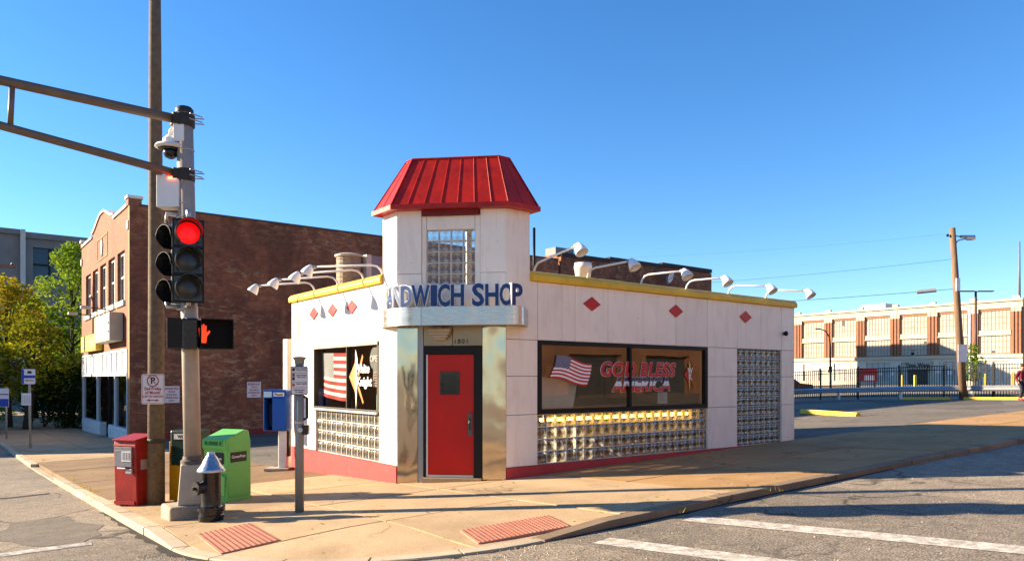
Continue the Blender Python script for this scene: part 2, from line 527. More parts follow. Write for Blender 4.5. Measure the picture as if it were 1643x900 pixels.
# ------------------------------------------------------------------ ground shape
def gz(x, y):
    """the corner slopes up along +X and down along +Y, levelling out further off"""
    p = .028 * (x - 1.31) - .045 * y
    k = .75 if p > 0 else 1.3
    return k * math.tanh(p / k)
def sstep(a, b, v):
    t = max(0., min(1., (v - a) / (b - a))); return t * t * (3 - 2 * t)
CC, CR = (-1.28, -1.20), 2.85                # centre and radius of the rounded kerb corner
KERB = .09
def side_z(x, y):
    """top of the pavement: dips to the road round the kerb corner"""
    dx, dy = x - CC[0], y - CC[1]
    r = math.hypot(min(dx, 0), min(dy, 0))
    f = sstep(1.1, 2.8, r) * (1 - sstep(0., 1.1, dx)) * (1 - sstep(0., 1.3, dy))
    return gz(x, y) - .068 * f
def road_z(x, y): return gz(x, y) - KERB

# ------------------------------------------------------------------ material library
asphalt = asphalt_mat("asphalt_old", (.20, .166, .125), (.32, .268, .20), .95, 0.85, .55)
asphalt_lot = asphalt_mat("asphalt_lot", (.11, .095, .078), (.22, .19, .15), .5, 0.9, .7, .22)
asphalt_brown = concrete_mat("pavement_brown", (.20, .125, .065), (.28, .18, .095), .08, .5, (.11, .07, .04))
conc_tan = concrete_mat("pavement_tan", (.40, .275, .148), (.50, .355, .205), .09, .45, (.19, .12, .06))
conc_orange = concrete_mat("pavement_orange", (.36, .205, .082), (.46, .275, .118), .08, .5, (.16, .085, .04))
conc_kerb = concrete_mat("kerb_concrete", (.42, .335, .225), (.54, .44, .30), .12, .5)
kerb_dark = concrete_mat("kerb_shade_and_dirt", (.20, .14, .085), (.34, .24, .145), .15, .6, (.07, .05, .035))  # right-hand kerb: dirt stains, plus the face's shade put into a darker base
conc_block = concrete_mat("concrete_block", (.30, .25, .18), (.44, .37, .28), .05, .6)
white_line = paint_mat("road_paint_white", (.66, .61, .52), (.27, .225, .17), .50)
white_line2 = paint_mat("road_paint_faint", (.62, .58, .52), (.16, .145, .125), .53)
yellow_paint = paint_mat("kerb_paint_yellow", (.78, .52, .06), (.42, .34, .2), .34, 6)
enamel = enamel_mat("porcelain_white", (.90, .79, .665))
grout = mat("panel_joint", (.16, .12, .10), .9)
coping_y = mat("coping_yellow", (.78, .46, .03), .42, 0, .14, 2.5, dirt=.3, dcol=(.30, .15, .03))
red_base = mat("base_red", (.50, .045, .045), .5, 0, .12, 3, dirt=.18, dcol=(.25, .10, .08))
red_roof = mat("roof_red", (.42, .012, .003), .4, 0, .28, 3.2, dirt=.45, dcol=(.16, .01, .01), bmp=.1, bscale=9)
red_dark = mat("fascia_red", (.16, .012, .012), .6)
red_door = mat("door_red", (.50, .006, .003), .38, 0, .12, 1.5, dirt=.2, dcol=(.22, .01, .01))
red_diam = mat("diamond_red", (.50, .02, .025), .4)
black_metal = mat("black_metal", (.010, .009, .009), .5, spec=.2)
black_gloss = mat("black_gloss", (.012, .012, .013), .28, coat=.3)
bronze = mat("window_bronze", (.05, .036, .026), .45)
alu = mat("aluminium", (.50, .48, .46), .4, .7, .08, 4)
alu_dull = mat("dull_galvanised", (.36, .35, .34), .55, .5, .12, 5)
steel = steel_mat("stainless", (.54, .46, .37), .09, .34, 1.5, .6)
steel_brush = steel_mat("stainless_band", (.48, .46, .44), .24, .12, 3.0, .12)
glassb = block_glass("glass_block")
mortar = mat("block_mortar", (.60, .56, .49), .9)
pane = glass_mat("window_glass", (.80, .82, .80), .10, .015, wav=.06)
pane_dark = glass_mat("window_glass_dark", (.30, .32, .33), .22, .03, wav=.1)
white_paint = mat("white_paint", (.78, .75, .70), .45, 0, .06, 4, dirt=.12)
white_plastic = mat("white_plastic", (.76, .74, .71), .4, 0, .04)
lamp_white = mat("lamp_enamel", (.80, .78, .75), .35, 0, .04, dirt=.2, dcol=(.3, .2, .12))
navy = mat("letter_navy", (.012, .045, .16), .35)
ltr_white = mat("letter_white", (.80, .79, .77), .4)
dec_red = mat("decal_red", (.55, .025, .02), .45)
dec_white = mat("decal_white", (.82, .78, .76), .45)
dec_blue = mat("decal_blue", (.025, .025, .11), .45)
dec_orange = mat("decal_orange", (.75, .22, .05), .45)
dec_yellow = mat("decal_yellow", (.80, .50, .04), .45)
cloth_red = mat("cloth_red", (.50, .055, .05), .8)
cloth_white = mat("cloth_white", (.85, .80, .74), .85)
cloth_grey = mat("cloth_greyblue", (.42, .41, .42), .85)
int_wall = mat("interior_wall", (.26, .20, .14), .8, 0, .1, 1)
int_floor = mat("interior_floor", (.16, .10, .07), .5)
int_dark = mat("interior_dark", (.05, .04, .035), .6)
tan_board = mat("tan_board", (.50, .44, .36), .7)
roof_felt = mat("roof_felt", (.22, .20, .18), .9, 0, .25, 1.5)
wood_pole = mat("weathered_wood", (.19, .115, .07), .85, 0, .35, 3, bmp=.4, bscale=14, stretch=(6, 6, .35))
conc_pole = mat("aggregate_pole", (.14, .10, .062), .85, 0, .3, 14, bmp=.5, bscale=60)
galv_pole = mat("painted_steel_pole", (.40, .33, .27), .5, .15, .12, 6, dirt=.3, dcol=(.15, .09, .05))
green_plastic = mat("green_plastic", (.15, .47, .10), .42, 0, .07, 2, dirt=.15, dcol=(.06, .18, .03))
green_slot = mat("green_slot", (.02, .13, .02), .6)
dkgreen = mat("dark_green_metal", (.008, .035, .03), .4)
yellow_box = mat("yellow_metal", (.58, .30, .008), .45, 0, .08, 2)
red_box = mat("news_red", (.34, .018, .012), .42, 0, .2, 4, dirt=.6, dcol=(.12, .012, .012))
blue_phone = mat("phone_blue", (.006, .075, .36), .36, 0, .08, 2)
silver_cap = mat("hydrant_silver", (.46, .47, .50), .30, .9, .12, 6)
brick_front = brick_mat("brick_front", (.36, .125, .055), (.26, .08, .035), (.30, .20, .13), 'y', stain=.25)
brick_side = brick_mat("brick_side", (.37, .112, .042), (.25, .070, .028), (.30, .13, .065), 'x', stain=.75, scol=(.085, .027, .014), pale=.9)
brick_trim = brick_mat("brick_corner", (.46, .24, .09), (.36, .16, .06), (.3, .2, .12), 'y', .1, .075)
brick_far = brick_mat("brick_far", (.42, .17, .08), (.34, .13, .06), (.3, .2, .15), 'y', .4, .14)
brick_opp = brick_mat("brick_opposite", (.40, .17, .08), (.32, .12, .06), (.32, .22, .16), 'x', .22, .08, stain=.3)
stone_cap = mat("stone_coping", (.72, .66, .56), .7, 0, .1, 2, dirt=.3)
stone_far = mat("terracotta_cream", (.52, .45, .335), .75, 0, .1, .8, dirt=.25, dcol=(.35, .25, .16))
panel_far = mat("boarded_window", (.41, .375, .31), .7, 0, .08, .6, rnd=.06)
pier_far = mat("brick_pier_far", (.27, .125, .072), .85, 0, .12, 1.5)
grey_conc = mat("grey_concrete", (.20, .185, .175), .85, 0, .14, .5, dirt=.3, dcol=(.1, .09, .08))
steel_blue = mat("guardrail_galv", (.55, .56, .57), .38, .75, .08, 3)
fence_black = mat("fence_black", (.012, .012, .013), .5)
sign_white = mat("sign_white", (.66, .61, .60), .5, 0, .04)
sign_red = mat("sign_red", (.36, .012, .03), .5)
sign_black = mat("sign_black", (.015, .015, .015), .5)
sign_blue = mat("sign_blue", (.02, .05, .33), .5)
tact = mat("tactile_red", (.52, .21, .13), .8, 0, .12, 6, dirt=.2)
bark = mat("bark", (.055, .04, .03), .95, 0, .3, 8, bmp=.5, bscale=20)

# ------------------------------------------------------------------ ground sheet, pavement, kerbs
def axis(lo, hi, fine_lo, fine_hi, step, g=1.35):
    a = []; v = fine_lo
    while v <= fine_hi: a.append(v); v += step
    st = step; v = a[-1]
    while v < hi: st *= g; v += st; a.append(min(v, hi))
    st = step; v = a[0]
    while v > lo: st *= g; v -= st; a.insert(0, max(v, lo))
    return a

def sheet(name, xs, ys, zf, mt, parent=None, skip=None):
    V = [(x, y, zf(x, y)) for y in ys for x in xs]
    n = len(xs); F = []
    for j in range(len(ys) - 1):
        for i in range(n - 1):
            if skip and skip((xs[i] + xs[i + 1]) / 2, (ys[j] + ys[j + 1]) / 2): continue
            F.append((j * n + i, j * n + i + 1, (j + 1) * n + i + 1, (j + 1) * n + i))
    m = MB(); m.v = V; m.f = F; m.m = [0] * len(F)
    return m.build(name, mt, parent, smooth=True)

road = sheet("road", axis(-900, 1100, -14, 42, 1.0), axis(-900, 1100, -14, 30, 1.0), road_z, asphalt)
tag(road, "worn grey asphalt street round the corner", kind="structure")

def lot_skip(x, y):
    if x < 9.82: return y < 6.06 or x < 0.02
    return False
lot = sheet("parking_lot", [0.02] + [v * .98 + .02 for v in range(1, 11)] + [10.9 + i * 1.0 for i in range(28)] + [38.6],
            [0.02] + [i * .92 + .62 for i in range(6)] + [6.06] + [7 + i * 1.0 for i in range(17)] + [23.69], lambda x, y: gz(x, y) - .012, asphalt_lot, skip=lot_skip)
tag(lot, "patched asphalt parking lot behind and beside the shop", kind="structure")

def clip(poly, a, b, c):                      # keep a*x + b*y <= c
    out = []
    for i in range(len(poly)):
        p, q = poly[i], poly[(i + 1) % len(poly)]
        dp, dq = a * p[0] + b * p[1] - c, a * q[0] + b * q[1] - c
        if dp <= 0: out.append(p)
        if (dp < 0 < dq) or (dq < 0 < dp):
            t = dp / (dp - dq); out.append((p[0] + (q[0] - p[0]) * t, p[1] + (q[1] - p[1]) * t))
    return out
KW = .18
ARC = [(-math.cos(a), -math.sin(a)) for a in [R(90) * (k + .5) / 14 for k in range(14)]]
def clip_corner(poly):
    r = (CR - KW) / math.cos(R(90) / 28) - .004
    for nx, ny in ARC:
        poly = clip(poly, nx, ny, nx * CC[0] + ny * CC[1] + r)
        if len(poly) < 3: return []
    return poly
pav = thing("pavement", "tan concrete pavement slabs round the shop", None, kind="structure")
def slab(x0, y0, x1, y1, mt, extra=None):
    g = .015
    outline = clip_corner([(x0 + g, y0 + g), (x1 - g, y0 + g), (x1 - g, y1 - g), (x0 + g, y1 - g)])
    if extra and outline: outline = clip(outline, *extra)
    if len(outline) < 3: return
    m = MB(); dz = random.uniform(-.004, .004); st = .49
    nx, ny = max(1, round((x1 - x0) / st)), max(1, round((y1 - y0) / st))
    for i in range(nx):
        for j in range(ny):
            a0, a1 = x0 + (x1 - x0) * i / nx, x0 + (x1 - x0) * (i + 1) / nx
            b0, b1 = y0 + (y1 - y0) * j / ny, y0 + (y1 - y0) * (j + 1) / ny
            p = outline
            for h in ((-1, 0, -a0), (1, 0, a1), (0, -1, -b0), (0, 1, b1)):
                p = clip(p, *h)
                if len(p) < 3: break
            if len(p) >= 3: m.quad(*[(q[0], q[1], side_z(*q) + dz) for q in p])
    for i in range(len(outline)):
        p, q = outline[i], outline[(i + 1) % len(outline)]
        k = max(1, int(math.hypot(p[0] - q[0], p[1] - q[1]) / .49))
        for t in range(k):
            a = (p[0] + (q[0] - p[0]) * t / k, p[1] + (q[1] - p[1]) * t / k); b = (p[0] + (q[0] - p[0]) * (t + 1) / k, p[1] + (q[1] - p[1]) * (t + 1) / k)
            za, zb = side_z(*a) + dz, side_z(*b) + dz
            m.quad((a[0], a[1], za), (a[0], a[1], za - .2), (b[0], b[1], zb - .2), (b[0], b[1], zb))
    m.build("paving_slab", mt, pav)
ylines = [-4.05, -1.95, 0.0, 1.9, 3.9]
yy = 3.9
while yy < 62: yy += 1.9 if yy < 24 else 3.8; ylines.append(yy)
for a, b in zip(ylines, ylines[1:]):
    brown = 3.8 < a < 13.5
    for c, d in ((-3.95, -1.95), (-1.95, 0.0)):
        slab(c, a, d, b, asphalt_brown if brown else conc_tan)
xlines = [0.0, 2.1]
xx = 2.1
while xx < 62: xx += 2.1 if xx < 26 else 4.2; xlines.append(xx)
for a, b in zip(xlines, xlines[1:]):
    for c, d in ((-3.87, -1.95), (-1.95, 0.0)):
        slab(a, c, b, d, conc_tan if a < 2 else conc_orange)
slab(0.0, 0.0, 1.45, 1.45, conc_tan, extra=(1, 1, 1.45))

def kerb_run(pts, inner, top=0.0, name="kerb_stone", mt=None):
    """one kerb stone: outer path pts, inner path inner (same length)"""
    m = MB(); n = len(pts); P = []
    for (x, y), (u, v) in zip(pts, inner):
        z = side_z(u, v) + top
        zr = road_z(x, y) - .06
        ch = .012
        ox, oy = x + (u - x) * .07, y + (v - y) * .07
        P += [(x, y, zr), (x, y, z - ch), (ox, oy, z), (u, v, z), (u, v, zr)]
    F = []
    for i in range(n - 1):
        for k in range(4): F.append((i * 5 + k, (i + 1) * 5 + k, (i + 1) * 5 + k + 1, i * 5 + k + 1))
    F += [(0, 1, 2, 3, 4), tuple((n - 1) * 5 + k for k in (4, 3, 2, 1, 0))]
    m.add(P, F)
    return m.build(name, mt or conc_kerb, kerb)
kerb = thing("kerb", "pale concrete kerb stones along both pavements", None, kind="structure")
y = -1.2
rk = random.Random(3)
while y < 60:
    ln = rk.uniform(1.1, 2.2) if y < 9 else rk.uniform(2.4, 3.2)
    e = y + ln
    drop = -.075 if 9.3 < (y + e) / 2 < 15.4 else rk.uniform(-.006, .01)
    k = rk.uniform(-.012, .012)
    if y < 22 or True:
        kerb_run([(-4.13 + k, y + .01), (-4.13 + k, (y + e) / 2), (-4.13 + k, e - .012)], [(-3.955, y + .01), (-3.955, (y + e) / 2), (-3.955, e - .012)], drop)
    y = e
x = CC[0]
while x < 60:
    ln = rk.uniform(2.2, 3.2); e = x + ln
    k = rk.uniform(-.01, .01)
    ps = [x + .01 + (ln - .022) * t / 3 for t in range(4)]
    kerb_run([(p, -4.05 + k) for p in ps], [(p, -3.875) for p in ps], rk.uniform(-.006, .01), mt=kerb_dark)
    x = e
for k in range(5):                            # the rounded corner, five curved stones
    a0, a1 = R(90) * k / 5 + .004, R(90) * (k + 1) / 5 - .004
    an = [a0 + (a1 - a0) * t / 4 for t in range(5)]
    kerb_run([(CC[0] - CR * math.cos(a), CC[1] - CR * math.sin(a)) for a in an], [(CC[0] - (CR - KW + .004) * math.cos(a), CC[1] - (CR - KW + .004) * math.sin(a)) for a in an], 0.0)

# painted crossing lines
def strip(name, p0, p1, w, mt, label, group=None, zf=road_z, up=.005):
    m = MB(); d = Vector((p1[0] - p0[0], p1[1] - p0[1])); ln = d.length; d /= ln; s = Vector((-d.y, d.x)) * w / 2
    k = max(2, int(ln / .6)); P = []
    for i in range(k + 1):
        c = Vector(p0) + d * ln * i / k
        j = random.uniform(-.012, .012)
        for q in (c + s * (1 + j), c - s * (1 - j)): P.append((q.x, q.y, zf(q.x, q.y) + up))
    m.add(P, [(2 * i, 2 * i + 1, 2 * i + 3, 2 * i + 2) for i in range(k)])
    return tag(m.build(name, mt), label, "road marking", group)
strip("crosswalk_line", (-.86, -4.45), (.55, -13.6), .30, white_line, "white crossing line nearest the camera on the right-hand street", "crossing lines")
strip("crosswalk_line", (.62, -4.35), (2.15, -13.6), .34, white_line, "white crossing line further from the camera on the right-hand street", "crossing lines")
strip("crosswalk_line", (-4.7, .12), (-14.5, .95), .26, white_line2, "faint white line across the left-hand street", "crossing lines")
strip("parking_line", (15.6, 5.2), (24.5, 4.4), .10, white_line2, "faint white bay line beside the yellow wheel stop", "parking bay lines", lambda x, y: gz(x, y) - .012)
strip("parking_line", (20.4, 7.6), (31.5, 6.0), .10, white_line2, "faint white bay line in the middle of the parking lot", "parking bay lines", lambda x, y: gz(x, y) - .012)
strip("parking_line", (27.0, 9.2), (36.5, 7.2), .10, white_line2, "faint white bay line nearest the guardrail", "parking bay lines", lambda x, y: gz(x, y) - .012)
# cracked tar seam across the left-hand street
m = MB()
P = []
for i in range(15):
    xx = -4.45 - i * .3; w = random.uniform(.05, .11); yy2 = 6.9 + random.uniform(-.05, .05)
    P += [(xx, yy2 - w, road_z(xx, yy2) + .005), (xx, yy2 + w, road_z(xx, yy2) + .005)]
m.add(P, [(2 * i, 2 * i + 1, 2 * i + 3, 2 * i + 2) for i in range(14)])
tag(m.build("tar_seam", mat("tar", (.02, .018, .016), .7)), "black tar seam across the left-hand street", "road seam")
# dark asphalt patch beside the left kerb
m = MB(); pts = []
for i in range(18):
    a = 2 * PI * i / 18; r = 1 + random.uniform(-.28, .18)
    px, py = -4.95 + .62 * r * math.cos(a), 1.55 + 1.5 * r * math.sin(a)
    pts.append((min(px, -4.2), py, road_z(px, py) + .004))
m.quad(*pts)
tag(m.build("asphalt_patch", asphalt_mat("asphalt_fresh", (.12, .10, .08), (.175, .15, .115), .5, 0, 0)), "dark oval asphalt patch beside the left kerb", "road patch")

# tar and dirt gathered where the corner meets the road
m = MB(); P = []; rk = random.Random(12); n = 90
pth = [(-4.13, 3.0 - 4.2 * k / 20) for k in range(20)] + [(CC[0] - CR * math.cos(a), CC[1] - CR * math.sin(a)) for a in [R(90) * k / 50 for k in range(51)]] + [(CC[0] + k * .35, -4.05) for k in range(1, 22)]
for k, (px, py) in enumerate(pth):
    dx, dy = (px - CC[0], py - CC[1]) if py < CC[1] and px < CC[0] else ((-1, 0) if px < -4 else (0, -1)); ln = math.hypot(dx, dy); dx, dy = dx / ln, dy / ln
    w_ = .02 + abs(rk.gauss(0, .045)) + (.10 if 14 < k < 26 else 0) * rk.random()
    P += [(px + dx * .002, py + dy * .002, road_z(px, py) + .006), (px + dx * w_, py + dy * w_, road_z(px, py) + .004)]
m.add(P, [(2 * k, 2 * k + 1, 2 * k + 3, 2 * k + 2) for k in range(len(pth) - 1)])
tag(m.build("gutter_tar", mat("gutter_dirt", (.028, .023, .018), .95, 0, .4, 8, bmp=.6, bscale=40)), "ragged dark tar line along the foot of the kerb corner", "road seam")

# ------------------------------------------------------------------ tactile pads
def pad(label, quad):
    t = thing("tactile_pad", label, "tactile paving", group="tactile pads at the corner ramps")
    q = [Vector((p[0], p[1], side_z(*p) + .012)) for p in quad]
    m = MB(); m.add([v for v in q] + [v - Vector((0, 0, .04)) for v in q], [(0, 1, 2, 3), (0, 4, 5, 1), (1, 5, 6, 2), (2, 6, 7, 3), (3, 7, 4, 0)])
    m.build("plate", tact, t)
    d = MB(); nu, nv = 22, 11
    for i in range(nu):
        for j in range(nv):
            u, v = (i + .5) / nu, (j + .5) / nv
            c = (q[0] * (1 - u) + q[1] * u) * (1 - v) + (q[3] * (1 - u) + q[2] * u) * v
            r = .017
            P = [c + Vector((r * math.cos(k * PI / 3), r * math.sin(k * PI / 3), 0)) for k in range(6)] + [c + Vector((.6 * r * math.cos(k * PI / 3), .6 * r * math.sin(k * PI / 3), .008)) for k in range(6)]
            d.add(P, [tuple(range(6, 12))] + [(k, (k + 1) % 6, 6 + (k + 1) % 6, 6 + k) for k in range(6)])
    tag(d.build("domes", tact, t), kind="stuff")
pad("red tactile pad in front of the black hydrant", [(-3.74, -.70), (-3.84, -1.98), (-3.20, -1.90), (-3.10, -.62)])
pad("red tactile pad in front of the shop's red door", [(-1.84, -3.70), (-.74, -3.86), (-.54, -3.26), (-1.66, -3.10)])

# ------------------------------------------------------------------ the sandwich shop
shop = thing("sandwich_shop", "small white sandwich shop with yellow coping, red corner tower and red door", "shop building")
XL, YL = 9.80, 6.03                                # lengths of the right and left fronts
CH = 1.312                                         # leg of the cut corner
A, B = Vector((0, CH, 0)), Vector((CH, 0, 0))
wv = Vector((1, -1, 0)).normalized()               # along the cut corner, left to right
nv = Vector((-1, -1, 0)).normalized()              # outward from it
UP = Vector((0, 0, 1))
Z0, Z1, ZW0, ZW1, ZG = .19, 3.33, 1.06, 2.325, .20
LW = (1.975, 4.85)                                 # left window along y
RW = (1.99, 6.60)                                  # right window along x
TW = (7.62, 9.31)                                  # tall block window along x
T_ = CH + .504
# core walls behind the enamel panels
m = MB()
wally(m, .065, .21, CH, YL - .01, -.4, 3.3, [(LW[0], LW[1], ZG, ZW1)])
wallx(m, .065, .21, CH, XL - .01, -.2, 3.3, [(RW[0], RW[1], ZG, ZW1), (TW[0], TW[1], ZG, ZW1)])
m.box(.21, YL - .2, -.4, XL - .2, YL, 3.3)
m.box(XL - .2, .21, -.2, XL, YL, 3.3)
m.build("core_wall", grout, shop)
m = MB(); m.prism([(.21, CH + .1), (CH + .1, .21), (XL - .2, .21), (XL - .2, YL - .2), (.21, YL - .2)], 2.90, 2.96)
m.build("ceiling", tan_board, shop)
m = MB(); m.prism([(.08, T_ + .01), (T_ + .01, T_ + .01), (T_ + .01, .08), (XL - .06, .08), (XL - .06, YL - .06), (.08, YL - .06)], 3.12, 3.2)
m.build("roof_deck", roof_felt, shop)
m = MB(); m.prism([(.21, CH + .1), (CH + .1, .21), (XL - .2, .21), (XL - .2, YL - .2), (.21, YL - .2)], .02, .08)
m.build("floor", int_floor, shop)
m = MB(); m.box(.30, 4.9, .08, XL - .25, 5.0, 2.86); m.box(XL - .32, .25, .08, XL - .26, 4.9, 2.86)
m.build("inner_wall", int_wall, shop)

def panelL(y0, y1, z0, z1):
    g = .004; MB().box(random.uniform(-.0015, .0015), y0 + g, z0 + g, .06, y1 - g, z1 - g).build("enamel_panel", enamel, shop, bevel=.004, seg=1)
def panelR(x0, x1, z0, z1):
    g = .004; MB().box(x0 + g, random.uniform(-.0015, .0015), z0 + g, x1 - g, .06, z1 - g).build("enamel_panel", enamel, shop, bevel=.004, seg=1)
for a, b in ((CH, LW[0]), (LW[1], YL)):
    for c, d in ((Z0, .62), (.62, ZW0), (ZW0, 1.70), (1.70, ZW1)): panelL(a, b, c, d)
ys = [CH, 1.98, 2.9, 3.87, 4.85, YL]
for a, b in zip(ys, ys[1:]): panelL(a, b, ZW1, Z1)
for a, b in ((CH, RW[0]), (RW[1], TW[0]), (TW[1], XL)):
    for c, d in ((Z0, ZW0), (ZW0, 1.71), (1.71, ZW1)): panelR(a, b, c, d)
xs = [CH, 1.99, 2.55, 2.86, 3.68, 4.63, 5.6, 6.60, 7.62, 8.5, 9.31, XL]
for a, b in zip(xs, xs[1:]): panelR(a, b, ZW1, Z1)
for sx, m in (('end', MB().box(XL, .0, -.1, XL + .03, YL, Z1)), ('back', MB().box(0, YL, -.6, XL, YL + .03, Z1))):
    m.build("side_cladding", enamel, shop)
# red base band, following the falling pavement
for a, b in ((CH, 3.2), (3.2, YL)):
    MB().box(-.022, a + .003, -.75, .05, b - .003, Z0 - .003).build("base_panel", red_base, shop)
for a, b in ((CH, 3.0), (3.0, 6.6), (6.6, XL)):
    MB().box(a + .003, -.022, -.5, b - .003, .05, Z0 - .003).build("base_panel", red_base, shop)
# yellow rounded coping
def coping(p0, p1, out, name="coping"):
    p0, p1, out = Vector(p0), Vector(p1), Vector(out)
    prof = [(-.26, 0.0), (.055, 0.0), (.07, .05), (.06, .10), (.02, .15), (-.06, .178), (-.26, .175)]
    P = [p0 + out * a + UP * b for a, b in prof] + [p1 + out * a + UP * b for a, b in prof]
    n = len(prof)
    MB().add(P, [tuple(range(n)), tuple(range(2 * n - 1, n - 1, -1))] + [(i, i + n, (i + 1) % n + n, (i + 1) % n) for i in range(n)]).build(name, coping_y, shop, auto=50)
coping((0, CH + .504, Z1), (0, YL + .06, Z1), (-1, 0, 0))
coping((CH + .504, 0, Z1), (XL + .06, 0, Z1), (0, -1, 0))
coping((XL, .07, Z1 - .004), (XL, YL + .05, Z1 - .004), (1, 0, 0))
coping((.27, YL, Z1 - .004), (XL - .07, YL, Z1 - .004), (0, 1, 0))

# glass blocks: one shared mesh, pillowed face with cast waves
def block_mesh(w, h):
    m = MB(); g = .006; n = 6; rr = random.Random(5)
    P = []
    for j in range(n + 1):
        for i in range(n + 1):
            u, v = i / n, j / n
            e = min(u, 1 - u, v, 1 - v)
            d = -.012 + (.012 if e > .1 else 0) + (.006 * math.sin(u * 9.4 + v * 3) * math.cos(v * 9.4 - u * 4) if e > .1 else 0)
            P.append((g + (w - 2 * g) * u - w / 2, -d, g + (h - 2 * g) * v))
    F = [(j * (n + 1) + i, j * (n + 1) + i + 1, (j + 1) * (n + 1) + i + 1, (j + 1) * (n + 1) + i) for j in range(n) for i in range(n)]
    m.add(P, F)
    k = len(m.v)
    return m.mesh("glass_block", glassb, True)
def block_window(name, cols, rows, place, w, h, mort, lab):
    me = block_mesh(w, h)
    f = MB(); mort(f); fr = f.build(name, mortar, shop)
    fr["label"] = lab
    for j in range(rows):
        for i in range(cols):
            loc, rz = place(i, j)
            link("glass_block", me, fr, loc, rz)
def grid_mortar(m, o, u, w, h, cols, rows, d):
    """thin mortar lattice behind the block faces, o = lower left corner, u along, d inward"""
    o, u, d = Vector(o), Vector(u), Vector(d)
    t = .016
    for i in range(cols + 1): m.obox(o + u * (w * i - t / 2) + d * .003, u, d, UP, t, .07, h * rows)
    for j in range(rows + 1): m.obox(o + u * 0 + UP * (h * j - t / 2) + d * .0055, u, d, UP, w * cols, .064, t)
cw = (RW[1] - RW[0]) / 20; hh = (1.045 - ZG) / 4
block_window("block_panel", 20, 4, lambda i, j: ((RW[0] + cw * (i + .5), .030, ZG + hh * j), 0), cw, hh,
             lambda m: grid_mortar(m, (RW[0], .03, ZG), (1, 0, 0), cw, hh, 20, 4, (0, 1, 0)), "glass blocks under the long dark window")
cw3 = (TW[1] - TW[0]) / 8; h3 = (ZW1 - ZG) / 10
block_window("block_panel", 8, 10, lambda i, j: ((TW[0] + cw3 * (i + .5), .030, ZG + h3 * j), 0), cw3, h3,
             lambda m: grid_mortar(m, (TW[0], .03, ZG), (1, 0, 0), cw3, h3, 8, 10, (0, 1, 0)), "tall glass block panel at the far end of the right front")
cl = (LW[1] - .1 - LW[0]) / 12
block_window("block_panel", 12, 4, lambda i, j: ((.030, LW[0] + cl * (i + .5), ZG + hh * j), R(-90)), cl, hh,
             lambda m: grid_mortar(m, (.03, LW[0], ZG), (0, 1, 0), cl, hh, 12, 4, (1, 0, 0)), "sunlit glass blocks under the left window")
MB().box(.0, LW[1] - .1, ZG, .06, LW[1] - .004, 1.05).build("enamel_panel", enamel, shop)
# right window
wr = MB(); fw = .085
def bars(m, a0, a1, z0, z1, w, dep, axis, muls=(), off=.0):
    def b(p, q, r, s):
        if axis == 'x': m.box(p, off - .012, r, q, off + dep, s)
        else: m.box(off - .012, p, r, off + dep, q, s)
    b(a0, a0 + w, z0, z1); b(a1 - w, a1, z0, z1)
    b(a0 + w, a1 - w, z0, z0 + w); b(a0 + w, a1 - w, z1 - w * .8, z1)
    for k in muls: b(k - w * .3, k + w * .3, z0 + w, z1 - w * .8)
bars(wr, RW[0] + .004, RW[1] - .004, ZW0 - .005, ZW1 - .003, fw, .09, 'x', (4.28,))
win_r = wr.build("window", black_metal, shop, bevel=.004); win_r["label"] = "long black-framed window with flag decal and lettering"
for a, b in ((RW[0] + fw, 4.28 - .026), (4.28 + .026, RW[1] - fw)):
    MB().quad((a, .035, ZW0 + fw), (b, .035, ZW0 + fw), (b, .035, ZW1 - fw * .8), (a, .035, ZW1 - fw * .8)).build("pane", pane, win_r)
wl = MB()
bars(wl, LW[0] + .004, LW[1] - .004, ZW0 - .005, ZW1 - .003, .05, .09, 'y', (3.27,))
win_l = wl.build("window", bronze, shop, bevel=.004); win_l["label"] = "bronze-framed left window with hanging flag"
MB().box(-.03, LW[0] + .01, ZW1 - .055, .02, LW[1] - .01, ZW1 + .004).build("head_trim", mat("head_trim", (.36, .30, .24), .5), win_l)
MB().box(-.05, LW[0] + .01, ZW0 - .025, .04, LW[1] - .01, ZW0 + .012).build("sill", alu_dull, win_l)
for a, b in ((LW[0] + .05, 3.27 - .015), (3.27 + .015, LW[1] - .05)):
    MB().quad((.035, a, ZW0 + .05), (.035, b, ZW0 + .05), (.035, b, ZW1 - .05), (.035, a, ZW1 - .05)).build("pane", pane, win_l)

# the cut corner: stainless panels, door, canopy
def cu(u, z, n=0.0): return A + wv * u + UP * z + nv * n
CL = (B - A).length
def cpanel(u0, u1, z0, z1, n0, n1, name, mt, parent=shop, bevel=0.0):
    o = cu(u0, z0, n0)
    return MB().obox(o, wv, -nv, UP, u1 - u0, n0 - n1, z1 - z0).build(name, mt, parent, bevel=bevel, seg=1)
D0, D1 = .455, 1.455
cpanel(0.02, D0, -.5, 2.9, -.06, -.2, "core_wall", grout); cpanel(D1, CL - .02, -.5, 2.9, -.06, -.2, "core_wall", grout); cpanel(D0, D1, 2.22, 2.9, -.06, -.2, "core_wall", grout)
cpanel(.0, .36, -.3, 2.62, .012, -.05, "steel_panel", steel, bevel=.004)
cpanel(.366, D0, -.3, 2.62, .02, -.05, "steel_panel", mat("zinc_strip", (.32, .32, .33), .5, .6), bevel=.004)
cpanel(D1 + .004, CL, -.3, 2.62, .012, -.05, "steel_panel", steel, bevel=.004)
soff = mat("brown_metal", (.30, .22, .14), .32, .6, .1, 2)
cpanel(D0 + .004, .95, 2.215, 2.62, .008, -.05, "steel_panel", soff, bevel=.004)
cpanel(.956, D1, 2.215, 2.62, .008, -.05, "steel_panel", soff, bevel=.004)
MB().obox(cu(D0 + .002, -.1, .10), wv, -nv, UP, D1 - D0 - .004, .25, .115).build("threshold", conc_tan, shop)
df = MB()
